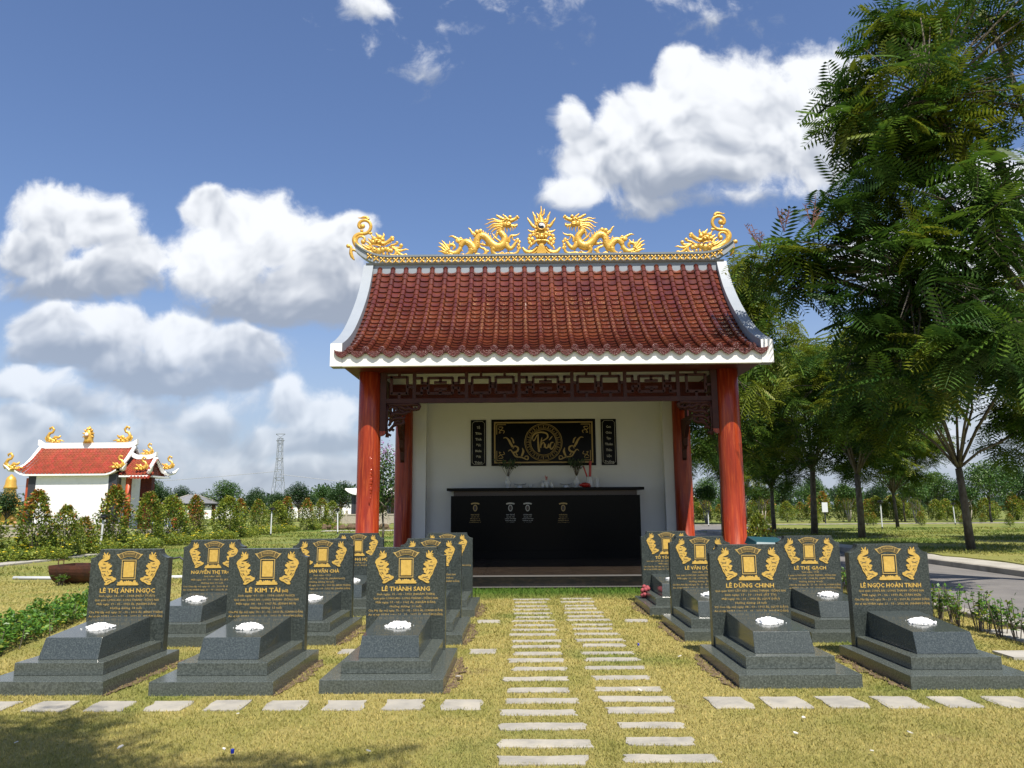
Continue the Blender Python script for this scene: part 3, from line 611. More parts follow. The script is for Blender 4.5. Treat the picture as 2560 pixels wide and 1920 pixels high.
# ------------------------------------------------------------------ mown grass, as real blades near the viewer
def grass():
    n = 460000
    y = 3.9 + (rng.random(n) ** 1.5) * 13.0
    x = (rng.random(n) * 2 - 1) * (y * .74 + .4)
    ok = np.ones(n, bool)
    for (gx, gy, *_r) in GR: ok &= ~((x > gx - .54) & (x < gx + .54) & (y > gy - .01) & (y < gy + 1.46))
    for (x0, x1, y0, y1) in STN: ok &= ~((x > x0 + .034) & (x < x1 - .034) & (y > y0 + .022) & (y < y1 - .024))
    ok &= ~((y > 14.68) & (x > -3.7) & (x < 4.85)); ok &= x < 6.1
    ok &= ~((x < -5.2) & (rng.random(n) < .5))
    x, y = x[ok], y[ok]; n = len(x)
    d = np.clip(y / 5, 1, 2.6)
    tall = np.where((y > 13.3) & (abs(x - .6) < 4.5), 1.9, 1.0)
    h = rng.uniform(.010, .025, n) * tall * (1 + .25 * (d - 1)); w = rng.uniform(.0022, .0042, n) * d
    an = rng.uniform(0, 2 * PI, n); ln = rng.uniform(.2, 1.1, n) * h; la = rng.uniform(0, 2 * PI, n)
    V = np.zeros((n, 3, 3)); V[:, 0, 0] = x - np.cos(an) * w; V[:, 0, 1] = y - np.sin(an) * w; V[:, 1, 0] = x + np.cos(an) * w; V[:, 1, 1] = y + np.sin(an) * w
    V[:, 2, 0] = x + np.cos(la) * ln; V[:, 2, 1] = y + np.sin(la) * ln; V[:, 2, 2] = h
    # coarser tufts farther out
    m = 150000; y2 = 16 + rng.random(m) ** 1.3 * 42; x2 = (rng.random(m) * 2 - 1) * (y2 * .74 + 1)
    ok = ~((x2 > 6.0) & (x2 < 11.85)) & ~((y2 < 20.9) & (x2 > -3.7) & (x2 < 4.9)) & ~((y2 > 45) & (x2 > -6)) & ~((x2 > -13.6) & (x2 < -8.1) & (y2 > 50.8) & (y2 < 52.8)) & (np.sin(x2 * 1.3 + y2 * .7) + np.sin(y2 * 1.1 - x2 * .4) + rng.normal(0, .8, m) > -.3)
    x2, y2 = x2[ok], y2[ok]; m = len(x2); h2 = rng.uniform(.03, .08, m) * (1 + (y2 - 16) / 60); w2 = rng.uniform(.008, .02, m) * (y2 / 18); an = rng.uniform(0, 2 * PI, m); la = rng.uniform(0, 2 * PI, m); z2 = np.where(x2 > 11.8, .15, 0)
    U = np.zeros((m, 3, 3)); U[:, 0, 0] = x2 - np.cos(an) * w2; U[:, 0, 1] = y2 - np.sin(an) * w2; U[:, 1, 0] = x2 + np.cos(an) * w2; U[:, 1, 1] = y2 + np.sin(an) * w2; U[:, 2, 0] = x2 + np.cos(la) * h2; U[:, 2, 1] = y2 + np.sin(la) * h2
    U[:, :, 2] = z2[:, None]; U[:, 2, 2] += h2
    V = np.concatenate([V, U]); n += m
    o = mesh_np('grass', V.reshape(-1, 3), np.arange(n * 3).reshape(-1, 3), M['blades'])
    tag(o, 'short yellow-green mown grass of the cemetery lawn', 'grass', kind='stuff')
grass()

# ================================================================== the shrine
XC = .60
shrine = thing('memorial_shrine', 'open-fronted memorial shrine with red columns, curved glazed tile roof and gold dragons', 'shrine', (XC, 15.5, 0))
INV = Matrix.Translation((-XC, -15.5, 0))
def part(b, name, m, parent=shrine, **k):      # parts are drawn in world metres, then hung under the shrine
    b.v = [(x - XC, y - 15.5, z) for x, y, z in b.v]; return b.build(name, m, parent, **k)
FZ = .24
b = MB(); b.box(-3.45, 4.62, 14.95, 20.75, -.05, FZ - .012); b.cur = 1; b.box(-3.46, 4.63, 14.94, 14.96, FZ - .03, FZ - .002); b.box(-3.50, 4.68, 14.66, 14.69, .035, .052); b.cur = 0
b.box(-3.48, 4.66, 14.68, 14.95, -.05, .05)
part(b, 'step', [M['black_stone'], M['nosing']])
b = MB()
for i in range(9):
    for j in range(6):
        x0, y0 = -3.45 + i * .8967, 14.95 + j * .9667; b.box(x0 + .003, x0 + .8937, y0 + .003, y0 + .9637, FZ - .0115, FZ + .001 * ((i * 7 + j * 3) % 2))
part(b, 'floor', M['floor_stone'])
# columns
for (x, y, s) in ((-3.15, 15.5, 1), (4.30, 15.5, 2), (-3.15, 20.13, 3), (4.30, 20.13, 4)):
    b = MB(); b.lathe([(.30, FZ), (.30, FZ + .05), (.27, FZ + .08), (.27, FZ + .12), (.235, FZ + .14), (.234, 2.0), (.232, 3.4), (.230, 4.42)], (x, y, 0), 40)
    if s == 1:      # the carved knot in the left front column
        for (dz, w) in ((0, .0), ):
            kz = 2.05; kx = x + .075; ky = y - .222
            for q in range(14):
                t_ = q / 13; ww = .052 * math.sin(PI * t_) ; b.ball((kx + .01 * math.sin(q * 2.1), ky + .012, kz - .38 + .80 * t_), .02 + ww * .55, 7, 5, (1, .35, 1.2))
            L_ = [(kx - .062 * math.sin(PI * i / 10), ky + .004 + .012 * math.sin(PI * i / 10), kz - .45 + .98 * i / 10) for i in range(11)]
            R_ = [(kx + .062 * math.sin(PI * i / 10), ky + .012 * (1 + math.sin(PI * i / 10)), kz - .45 + .98 * i / 10) for i in range(11)]
            b.tube(L_, .011, 6); b.tube(R_, .011, 6)
    part(b, 'column', M['wood'], smooth=True)
# walls
b = MB(); b.box(-3.15, 4.30, 20.4, 20.58, FZ, 4.44); part(b, 'rear_wall', M['wall'])
for x0, x1 in ((-2.955, -2.56), (3.815, 4.20)):
    b = MB(); b.box(x0, x1, 20.16, 20.398, FZ, 4.44); part(b, 'pilaster', M['wall'])
b = MB(); b.box(-3.4, 4.55, 15.61, 20.9, 4.445, 4.50); part(b, 'ceiling', M['ceil'])
# tie beams
b = MB(); b.box(-3.4, 4.55, 15.40, 15.60, 4.335, 4.443); part(b, 'front_beam', M['beam'])
b = MB(); b.box(-2.9, 4.05, 16.30, 16.42, 3.84, 4.23); part(b, 'tie_beam', M['beam'])
for x in (-3.15, 4.30):
    b = MB(); b.box(x - .07, x + .07, 15.72, 19.9, 4.05, 4.443); b.box(x - .05, x + .05, 15.72, 19.9, 3.70, 3.80)
    for i in range(8): yy_ = 15.95 + i * .5; b.box(x - .03, x + .03, yy_, yy_ + .06, 3.80, 4.05)
    part(b, 'side_beam', M['dark_wood'])
# lattice frieze between the front columns
YL0, YL1 = 15.43, 15.49
def bar(b, x0, x1, z0, z1): b.box(x0, x1, YL0 + .002, YL1 - .002, z0, z1)
b = MB()
b.box(-2.915, 4.065, YL0 - .01, YL1 + .01, 3.69, 3.785)
T = .052; Z0, Z1 = 3.785, 4.335; HH = Z1 - Z0
xs = [-2.86, -2.22, -1.13, -.03, 1.07, 2.17, 3.27, 4.01]
for x in xs: b.box(x - .035, x + .035, YL0, YL1, Z0, Z1)
def hb(xa, xb, t): z = Z0 + HH * t; bar(b, xa, xb, z - T / 2, z + T / 2)
def vb(x, ta, tb): bar(b, x - T / 2 - .001, x + T / 2 + .001, Z0 + HH * ta, Z0 + HH * tb)
for i in range(7):
    x0, x1 = xs[i] + .035, xs[i + 1] - .035; w = x1 - x0
    if i in (0, 6):
        s0, s1 = x0 + w * .22, x0 + w * .80
        hb(x0, x0 + w * .8, .83) ; hb(s0, s1, .20); vb(s0, .16, .86); vb(s1, .16, .86); vb((s0 + s1) / 2, .84, 1.0); vb((s0 + s1) / 2, 0, .2); hb(s1, x1, .45)
    elif i % 2 == 1:
        a0, a1 = x0 + w * .25, x1 - w * .25; c0, c1 = x0 + w * .12, x1 - w * .12
        hb(a0, a1, .79); hb(a0, a1, .20); vb(a0, .18, .81); vb(a1, .18, .81)
        hb(x0, c0 + .02, .79); hb(c1 - .02, x1, .79); hb(x0, c0 + .02, .20); hb(c1 - .02, x1, .20)
        vb(c0, .57, .81); vb(c1, .57, .81); vb(c0, .18, .43); vb(c1, .18, .43)
        hb(c0, a0, .59); hb(a1, c1, .59); hb(c0, a0, .40); hb(a1, c1, .40)
        vb((x0 + x1) / 2, .18, .34); vb((x0 + x1) / 2, .62, .8); hb(a0 + w * .12, a1 - w * .12, .62); hb(a0 + w * .12, a1 - w * .12, .36)
    else:
        for (u0, u1) in ((.08, .44), (.56, .92)):
            p0, p1 = x0 + w * u0, x0 + w * u1
            hb(p0, p1, .80); hb(p0, p1, .20); vb(p0, .18, .82); vb(p1, .18, .82); vb((p0 + p1) / 2, .82, 1.0); vb((p0 + p1) / 2, 0, .18)
        hb(x0 + w * .44, x0 + w * .56, .56); hb(x0 + w * .44, x0 + w * .56, .44); hb(x0, x0 + w * .08, .56); hb(x1 - w * .08, x1, .56)
part(b, 'lattice_frieze', M['dark_wood'])
for s in (-1, 1):          # posts beside the columns, and carved corner brackets
    xp = -2.862 if s < 0 else 4.012
    b = MB(); b.box(xp - .062, xp + .062, 15.41, 15.52, 3.11, 4.334); b.cur = 1
    arcp = [(xp - s * 0.0 + s * .06, 3.108)] + [(xp + s * .06 - s * .122 * math.sin(q), 3.108 - .10 * math.cos(q) * 1.0) for q in [i * PI / 2 / 7 for i in range(8)]]
    arcp = arcp if s > 0 else arcp[::-1]
    b.prism(arcp[::-1], 15.41, 15.52); part(b, 'corner_post', [M['dark_wood'], M['wood']])
    b = MB(); Yb_ = 15.46
    def S(pts, rad): b.tube([((-2.80 if s < 0 else 3.95) - s * (p[0] - 500) * .00138, Yb_ + (p[2] if len(p) > 2 else 0), 3.685 - (p[1] - 672) * .00138) for p in pts], [r * .00138 for r in (rad if isinstance(rad, list) else [rad] * len(pts))], 6)
    S([(505,690),(600,685),(700,690),(800,690),(900,680),(985,690)], [22,26,30,34,34,30])
    S([(985,690),(1000,720),(985,755),(945,765),(930,745),(950,730)], [32,30,28,24,20,16])
    S([(520,700),(510,800),(515,900),(505,1000),(520,1100),(505,1180)], [26,24,22,20,18,16])
    S([(520,1180),(540,1130),(570,1150),(560,1165)], [24,26,22,14]); S([(540,1080),(590,1050),(615,1070),(600,1090)], [26,28,22,14])
    S([(530,760),(580,720),(640,730),(670,770),(650,800),(615,790),(620,765)], [26,28,28,26,22,18,14])
    S([(640,730),(720,720),(790,760),(850,740),(900,770),(940,760)], [24,28,30,28,26,20])
    S([(560,880),(600,830),(680,820),(760,830),(820,800),(870,790)], [24,30,34,32,26,16])
    S([(560,960),(620,900),(700,890),(760,900),(790,860)], [22,30,34,28,14])
    S([(600,1020),(660,980),(720,990),(770,960),(765,925),(735,930)], [20,28,30,26,20,14])
    S([(560,1060),(620,1000),(640,950),(690,930),(700,960),(670,970)], [20,24,26,24,18,12])
    S([(540,900),(570,930),(560,980),(535,1010)], [24,26,24,18]); S([(800,700),(840,730),(820,770),(760,780)], [22,24,22,16])
    S([(700,760),(760,790),(740,840),(690,850)], [22,24,22,16]); S([(575,800),(620,850),(590,880)], [22,24,16])
    part(b, 'corner_bracket', M['dark_wood'], smooth=True)
    xb = -3.15 if s < 0 else 4.30      # side bracket on the rear column
    b = MB(); b.prismx([(19.90, 3.70), (19.90, 2.72), (19.83, 2.78), (19.80, 3.0), (19.66, 3.1), (19.62, 3.3), (19.45, 3.42), (19.3, 3.6), (19.1, 3.70)], xb - .05, xb + .05)
    part(b, 'corner_bracket', M['dark_wood'])

# ---- roof
roof = MB()
PROF = [(14.65, 4.80), (15.02, 4.955), (15.38, 5.14), (15.70, 5.34), (15.99, 5.56), (16.28, 5.80), (16.57, 6.06), (16.85, 6.34), (17.10, 6.63), (17.30, 6.92), (17.46, 7.20), (17.55, 7.40)]
def smoothprof(P_, n):
    P_ = [Vector((0, y, z)) for y, z in P_]; ln = [0]
    for i in range(1, len(P_)): ln.append(ln[-1] + (P_[i] - P_[i - 1]).length)
    out = []
    for k in range(n + 1):
        s_ = ln[-1] * k / n; i = max(j for j in range(len(ln)) if ln[j] <= s_ + 1e-9); i = min(i, len(P_) - 2); t_ = (s_ - ln[i]) / (ln[i + 1] - ln[i]); q = P_[i].lerp(P_[i + 1], t_); out.append((q.y, q.z))
    return out
XE0, XE1 = -3.80, 5.02
YR = 17.85
# solid core of the roof under the tiles, both slopes
core = [(y, z - (.24 if y < 15.8 else .46)) for y, z in PROF[1:]] ; core[0] = (14.78, 4.60)
back = [(2 * YR - y, z) for y, z in core][::-1]
b = MB(); b.prismx(([(14.78, 4.51)] + core + back + [(2 * YR - 14.78, 4.51)])[::-1], XE0 + .25, XE1 - .25)
rf = part(b, 'roof', M['white_paint'])
# gable copings that follow the curve
for (x0, x1) in ((XE0, XE0 + .235), (XE1 - .235, XE1)):
    up = smoothprof(PROF, 26); lo = [(y + .0, z - .36) for y, z in up]; lo[0] = (14.65, 4.335)
    for i in range(1, 6): lo[i] = (up[i][0], 4.335 if i < 3 else up[i][1] - .55)
    for sgn in (1, -1):
        b = MB(); pl = [(y if sgn > 0 else 2 * YR - y, z) for y, z in (up + lo[::-1])]
        n_ = len(up); 
        for i in range(n_ - 1):
            q = [up[i], up[i + 1], lo[i + 1], lo[i]]; q = [(y if sgn > 0 else 2 * YR - y, z) for y, z in q]
            b.add([(x0, y, z) for y, z in q] + [(x1, y, z) for y, z in q], [(0, 1, 2, 3), (7, 6, 5, 4), (0, 4, 5, 1), (2, 6, 7, 3)] if sgn > 0 else [(3, 2, 1, 0), (4, 5, 6, 7), (1, 5, 4, 0), (3, 7, 6, 2)])
        b.cur = 1; y_ = 14.65 if sgn > 0 else 2 * YR - 14.65
        q = [(x0, y_ - .002 * sgn, 4.335), (x1, y_ - .002 * sgn, 4.335), (x1, y_ - .002 * sgn, 4.80), (x0, y_ - .002 * sgn, 4.80)]; b.add(q, [(0, 1, 2, 3) if sgn > 0 else (3, 2, 1, 0)]); b.cur = 0
        part(b, 'gable_coping', [M['blue_grey'], M['white_paint']], rf)
# gable triangles filled under the coping
for x in (XE0 + .10, XE1 - .12):
    b = MB(); b.prismx(([(15.0, 4.46)] + [(y, z - .33) for y, z in PROF[2:]] + [(2 * YR - y, z - .33) for y, z in PROF[2:][::-1]] + [(2 * YR - 15.0, 4.46)])[::-1], x, x + .02)
    part(b, 'gable_wall', M['white_paint'], rf)
b = MB(); b.box(XE0 + .236, XE1 - .236, 14.66, 14.78, 4.335, 4.615); part(b, 'fascia', M['white_paint'], rf); b = MB(); b.box(XE0 + .236, XE1 - .236, 2 * YR - 14.78, 2 * YR - 14.66, 4.335, 4.70)
part(b, 'fascia', M['white_paint'], rf)
b = MB(); b.box(XE0 + .236, XE1 - .236, 14.781, 15.398, 4.336, 4.36); part(b, 'soffit_board', M['beam'], rf)
for (x0, x1) in ((XE0 + .236, -3.402), (4.552, XE1 - .236)): b = MB(); b.box(x0, x1, 15.40, 20.9, 4.336, 4.36); part(b, 'soffit_board', M['beam'], rf)
# glazed tiles
NC = 26; SPC = .3205; XT0 = XE0 + .24
px0 = XC - SPC * (NC - 1) / 2
up = smoothprof([(14.640, 4.645)] + [(y, z - .155) for y, z in PROF[1:-1]] + [(17.60, 7.27)], 21)
b = MB(); r_ = random.Random(3)
def frame(i, t):       # point and normal of the slope between courses i and i+1
    (y0, z0), (y1, z1) = up[i], up[min(i + 1, len(up) - 1)]
    y, z = y0 + (y1 - y0) * t, z0 + (z1 - z0) * t; d = Vector((0, y1 - y0, z1 - z0)).normalized(); n = Vector((0, -d.z, d.y)); return Vector((0, y, z)), n
ND = len(up) - 1
for k in range(-1, NC):
    xc = px0 + SPC * (k + .5)
    xa, xb = xc - SPC * .42, xc + SPC * .42
    if k == -1: xa = XT0
    if k == NC - 1: xb = XE1 - .24
    for i in range(ND):     # pan tiles, dished
        P0_, n0 = frame(i, 0); P1_, n1_ = frame(i, 1.0); m_ = 6; v = []
        for (Pp, nn_, lift) in ((P0_, n0, .030), (P1_, n1_, .002)):
            for j in range(m_ + 1):
                u = j / m_; x = xa + (xb - xa) * u; dip = -.048 * (1 - ((x - xc) / (SPC * .5)) ** 2)
                v.append(Vector((x, 0, 0)) + Pp + nn_ * (lift + dip))
        for j in range(m_ + 1): v.append(v[j] - n0 * .026)
        f = [(j, j + 1, m_ + 2 + j, m_ + 1 + j) for j in range(m_)] + [(2 * m_ + 2 + j, 2 * m_ + 3 + j, j + 1, j) for j in range(m_)]
        b.add(v, f)
for k in range(NC):
    xc = px0 + SPC * k
    for i in range(ND + 1):   # cover tiles, half round, each lapping the one below
        P0_, n0 = frame(min(i, ND - 1), 0 if i < ND else 1.0); P1_, n1_ = frame(min(i, ND - 1), 1.0 if i < ND else 1.75)
        m_ = 8; v = []; rr0, rr1 = .070 + r_.uniform(-.001, .001), .058
        if i == ND: rr1 = .03
        for (Pp, nn_, rr) in ((P0_, n0, rr0), (P1_, n1_, rr1)):
            for j in range(m_ + 1):
                q = PI * j / m_; v.append(Vector((xc - math.cos(q) * rr, 0, 0)) + Pp + nn_ * (math.sin(q) * rr * 1.0 + .004))
        for j in range(m_ + 1):
            q = PI * j / m_; v.append(Vector((xc - math.cos(q) * rr0 * .8, 0, 0)) + P0_ + n0 * (math.sin(q) * rr0 * .8 + .004))
        f = [(j, j + 1, m_ + 2 + j, m_ + 1 + j) for j in range(m_)] + [(2 * m_ + 2 + j, 2 * m_ + 3 + j, j + 1, j) for j in range(m_)]
        b.add(v, f)
b.v = [tuple(v) for v in b.v]
tl = part(b, 'roof_tiles', M['tile'], rf, smooth=False)
# carved ends: round discs and hanging tongues
b = MB(); P0_, n0 = frame(0, 0)
for k in range(NC):
    xc = px0 + SPC * k; c = P0_ + n0 * .012; cy_, cz_ = c.y - .006, c.z
    b.v_ = None
    n_ = 18; v = [(xc + .074 * math.cos(2 * PI * j / n_), cy_ - .02, cz_ + .074 * math.sin(2 * PI * j / n_)) for j in range(n_)] + [(xc + .056 * math.cos(2 * PI * j / n_), cy_ - .034, cz_ + .056 * math.sin(2 * PI * j / n_)) for j in range(n_)] + [(xc + .074 * math.cos(2 * PI * j / n_), cy_ + .03, cz_ + .074 * math.sin(2 * PI * j / n_)) for j in range(n_)]
    b.add(v, [(j, (j + 1) % n_, n_ + (j + 1) % n_, n_ + j) for j in range(n_)] + [(2 * n_ + j, 2 * n_ + (j + 1) % n_, (j + 1) % n_, j) for j in range(n_)])
    b.add([(x, y + .006, z) for x, y, z in v[n_:2 * n_]], [tuple(range(n_))])
    for j in range(5): q = 2 * PI * j / 5 + k; b.ball((xc + .03 * math.cos(q), cy_ - .030, cz_ + .03 * math.sin(q)), .013, 6, 4, (1, .6, 1))
    b.ball((xc, cy_ - .030, cz_), .012, 6, 4, (1, .6, 1))
for k in range(-1, NC):
    xc = px0 + SPC * (k + .5); h = SPC * .46; z_ = P0_.z + n0.z * .012; y_ = P0_.y - .012
    pts = [(-h, .012), (-h * .8, -.012), (-h * .4, -.026), (0, -.030), (h * .4, -.026), (h * .8, -.012), (h, .012), (h * .98, -.045), (h * .84, -.085), (h * .6, -.118), (h * .3, -.140), (.02, -.158), (-.02, -.158), (-h * .3, -.140), (-h * .6, -.118), (-h * .84, -.085), (-h * .98, -.045)]
    pl = [(xc + x, z_ + z) for x, z in pts][::-1]
    b.prism(pl, y_ - .022, y_)
    for j in range(7): x = (j - 3) * h * .25; b.ball((xc + x, y_ - .022, z_ - .058 - .018 * math.cos(j * 2.4) - .02 * (1 - abs(j - 3) / 3)), .015, 6, 4, (1.2, .45, .8))
    b.tube([(xc + x * .9, y_ - .024, z_ + z * .9 - .008) for x, z in pts[7:]], .0055, 5)
part(b, 'tile_ends', M['tile_cap'], rf)
# ridge: wall, moulding, flower band, curled ends
b = MB(); b.box(XE0 + .12, XE1 - .12, YR - .27, YR + .27, 6.95, 7.40)
b.prismx([(YR - .30, 7.395), (YR - .34, 7.43), (YR - .20, 7.475), (YR + .20, 7.475), (YR + .34, 7.43), (YR + .30, 7.395)][::-1], XE0 + .06, XE1 - .06)
# the ridge beam, swept up into curls at both ends
sta = []
for i in range(61):
    u = i / 60; x = XE0 - .26 + (XE1 - XE0 + .52) * u; dd = min(u, 1 - u) * (XE1 - XE0 + .52)
    k_ = max(0, 1 - dd / .85); lift = .34 * k_ ** 2.2; thin = 1 - .78 * max(0, 1 - dd / .42) ** 1.6
    sta.append((x, 7.465 + lift * .95 + (1 - thin) * .05, 7.64 + lift, thin))
for (y0_, y1_, za, zb_) in ((-.13, .13, 0, 0), ):
    v = []
    for (x, zl, zh, th) in sta: v += [(x, YR - .13, zl), (x, YR - .13, zl + (zh - zl)), (x, YR + .13, zl + (zh - zl)), (x, YR + .13, zl)]
    f = [(4 * i + a_, 4 * i + 4 + a_, 4 * i + 4 + (a_ + 1) % 4, 4 * i + (a_ + 1) % 4) for i in range(60) for a_ in range(4)] + [(0, 1, 2, 3), (243, 242, 241, 240)]
    b.add(v, [q[::-1] for q in f])
v = []
for (x, zl, zh, th) in sta: v += [(x, YR - .17, zh + .001), (x, YR - .18, zh + .045), (x, YR + .18, zh + .045), (x, YR + .17, zh + .001)]
b.add(v, [q[::-1] for q in f])
part(b, 'ridge', M['blue_grey'], rf)
b = MB(); nf = 54
for i in range(nf):
    x = XE0 + .02 + (XE1 - XE0 - .04) * (i + .5) / nf; w = (XE1 - XE0) / nf * .5
    st_ = min(sta, key=lambda q: abs(q[0] - x)); zc = (st_[1] + st_[2]) / 2 + .004; hh = (st_[2] - st_[1]) * .46
    for (sx_, sz_) in ((-1, -1), (1, -1), (-1, 1), (1, 1)):
        b.tube([(x, YR - .138, zc), (x + sx_ * w * .5, YR - .148, zc + sz_ * hh * .5), (x + sx_ * w * .98, YR - .132, zc + sz_ * hh * .98)], [.012, .025, .004], 5)
    b.ball((x, YR - .145, zc), .024, 6, 4)
part(b, 'flower_band', M['gold'], rf, smooth=True)

# ---- golden figures along the ridge, modelled from tapered strokes
class Strokes:
    def __init__(s, ox, oy, k, flat=.75, Y=YR): s.b = MB(); s.o = (ox, oy, k); s.Y = Y; s.flat = flat; s.mir = None
    def P(s, p, dy=0):
        q = AT(s.o[0] + p[0] * s.o[2], s.o[1] + p[1] * s.o[2], s.Y)
        x = q.x if s.mir is None else 2 * s.mir - q.x
        return Vector((x, s.Y + dy, q.z))
    def r(s, v): return v * s.o[2] * .00975
    def t(s, pts, rad, dy=0, n=7, bumps=0):
        rad = rad if isinstance(rad, list) else [rad] * len(pts)
        # resample smoothly (Catmull-Rom)
        P_ = [Vector((p[0], p[1])) for p in pts]; out, ro = [], []
        m_ = 4 if len(pts) > 2 else 2
        for i in range(len(P_) - 1):
            p0, p1, p2, p3 = P_[max(i - 1, 0)], P_[i], P_[i + 1], P_[min(i + 2, len(P_) - 1)]
            for j in range(m_):
                t = j / m_; q = .5 * ((2 * p1) + (-p0 + p2) * t + (2 * p0 - 5 * p1 + 4 * p2 - p3) * t * t + (-p0 + 3 * p1 - 3 * p2 + p3) * t ** 3)
                out.append(q); ro.append(rad[i] * (1 - t) + rad[i + 1] * t)
        out.append(P_[-1]); ro.append(rad[-1])
        if bumps:
            for i in range(len(ro)): ro[i] *= 1 + (.05 if i % 2 else -.05)
        s.b.tube([s.P(q, dy) for q in out], [s.r(q) for q in ro], n, s.flat)
    def c(s, x, y, r, dy=0, fl=.7): 
        p = s.P((x, y), dy); s.b.ball(p, s.r(r), 9, 6, (1, fl, 1))
    def curl(s, x, y, r, dy=-.03):
        s.c(x, y, r, dy * .4, .5); s.t([(x + r * .7 * math.cos(a_) * (1 - a_ / 9), y + r * .7 * math.sin(a_) * (1 - a_ / 9)) for a_ in [i * .8 for i in range(9)]], [r * .17] * 9, dy * .9, 5)
def dragon(mirror):
    s = Strokes(1090, 520, .10398); s.mir = mirror
    body = Strokes(1090, 520, .10398); body.mir = mirror
    B_ = body
    B_.t([(600,900),(570,1000),(480,1080),(360,1075),(290,1000),(310,910),(400,885),(445,945),(400,1000)], [45,58,62,60,52,46,42,36,24], 0, 8)
    B_.t([(590,930),(630,860),(700,815),(790,840),(860,920),(910,990),(880,1040)], [58,68,78,90,100,105,90], 0, 10, 1)
    B_.t([(900,1000),(970,900),(985,780),(1040,690),(1130,670),(1220,720),(1300,820),(1390,900),(1480,940),(1580,900),(1640,820),(1650,720),(1600,640),(1540,570),(1560,480)], [90,88,84,84,88,94,102,112,118,112,98,88,80,72,62], 0, 10, 1)
    # scales
    rr_ = random.Random(4)
    for (ax, ay, bx, by, w) in ((700,815,860,930,60),(985,880,1000,740,55),(1060,680,1230,730,55),(1250,770,1440,920,75),(1480,930,1620,860,80),(1650,780,1610,640,60),(830,950,900,1060,60),(1330,960,1420,1000,60)):
        for q in range(26):
            t_ = rr_.random(); o_ = (rr_.random() - .5) * w; x = ax + (bx - ax) * t_ + o_; y = ay + (by - ay) * t_ + o_ * .6; B_.c(x, y, 13, -.062 + .02 * abs(o_) / w, .6)
    # legs
    B_.t([(1690,850),(1720,940),(1790,985),(1860,930),(1910,850),(1930,800)], [62,64,56,46,38,30], -.02, 8)
    B_.t([(1400,980),(1360,1030),(1400,1100),(1470,1135),(1560,1110),(1600,1100)], [80,56,44,38,36,24], -.03, 8)
    B_.t([(860,1010),(830,1080),(760,1130),(690,1150),(650,1125),(640,1110)], [90,70,48,38,30,20], -.03, 8)
    B_.t([(1300,885),(1180,885),(1085,865),(1065,880)], [42,36,30,22], .02, 7)
    for (x, y) in ((1900,800),(1950,830),(1930,860),(620,1120),(640,1160),(1570,1085),(1600,1120),(1110,850),(1120,890)): B_.t([(x, y), (x + 18, y - 14), (x + 30, y - 6)], [15, 12, 4], -.05, 5)
    # head
    B_.c(1700, 340, 105, -.01, .62); B_.c(1660, 400, 85, -.02, .6); B_.c(1740, 400, 75, -.04, .6)
    B_.t([(1720,320),(1800,310),(1880,280),(1950,235),(1975,240)], [78,58,44,40,30], -.01, 9)
    B_.c(1950, 222, 40, -.02, .8); B_.c(1980, 250, 26, -.03, .8)
    B_.t([(1700,430),(1800,430),(1880,440),(1930,430),(1950,390)], [62,44,36,32,14], -.01, 8)
    B_.c(1780, 232, 46, -.04); B_.t([(1650,330),(1700,290),(1760,300),(1790,330)], [16,20,18,10], -.075, 6); B_.c(1735, 320, 26, -.075); B_.t([(1690,410),(1740,430),(1800,400)], [14,18,10], -.075, 6)
    for q in range(4): B_.t([(1880 + q * 24, 320 - q * 12), (1884 + q * 24, 345 - q * 8)], [9, 3], -.02, 5); B_.t([(1870 + q * 24, 410 - q * 4), (1874 + q * 24, 380 - q * 4)], [9, 3], -.02, 5)
    base = thing('dragon_statue', '', '')
    base.parent = rf; base.location = (0, 0, 0)
    for k_ in ('label', 'category'):
        if k_ in base: del base[k_]
    s.t([(1640,290),(1560,250),(1500,215),(1450,190)], [40,36,32,24], -.03); s.t([(1590,300),(1545,250),(1540,215)], [26,24,14], -.02); s.t([(1720,250),(1660,195),(1600,150)], [30,26,18], .03); s.t([(1700,220),(1680,190),(1665,175)], [18,14,8], .03)
    for pts in ([(1640,330),(1560,330),(1470,310),(1370,275),(1290,295),(1215,283)], [(1600,370),(1500,345),(1400,335),(1310,355),(1240,390),(1165,405)], [(1600,400),(1480,400),(1380,405),(1310,450),(1260,485),(1205,490)], [(1600,430),(1500,450),(1400,465),(1330,500),(1290,540),(1250,550)], [(1600,460),(1520,490),(1430,520),(1370,560),(1330,602)], [(1560,500),(1480,560),(1450,620),(1400,660)], [(1560,440),(1470,430),(1350,440)], [(1480,600),(1460,680),(1450,740)]):
        s.t(pts, [34, 30, 26, 20, 14, 5][:len(pts)] if len(pts) >= 5 else [28, 22, 14, 4][:len(pts)], -.03)
    for pts in ([(1620,470),(1640,540),(1630,615)], [(1690,480),(1710,540),(1700,612)], [(1750,470),(1790,520),(1785,580)], [(1820,460),(1850,510),(1845,560)], [(1880,460),(1905,480),(1890,520)]): s.t(pts, [24,16,4], -.02)
    for (x, y, dx, dy_) in ((1150,620,-10,-80),(1200,640,-5,-70),(1250,680,10,-100),(1310,720,10,-110),(1370,780,20,-90),(960,700,-90,-20),(960,760,-90,-10),(940,800,-70,10),(700,790,20,-50),(760,800,10,-50),(330,870,0,-70),(400,850,30,-50),(280,890,-30,-30),(600,1000,60,50),(560,1080,10,80),(500,1120,20,60),(880,870,-60,-160),(840,880,-30,-180)): s.t([(x, y), (x + dx * .5, y + dy_ * .5), (x + dx, y + dy_)], [24,16,4], 0)
    s.t([(1560,850),(1500,790),(1430,740),(1390,680),(1350,625)], [24,26,24,16,5], -.06)
    mane = s; ob1 = part(B_.b, 'body', M['gold'], base, smooth=True); ob2 = part(mane.b, 'mane', M['gold'], base, smooth=True)
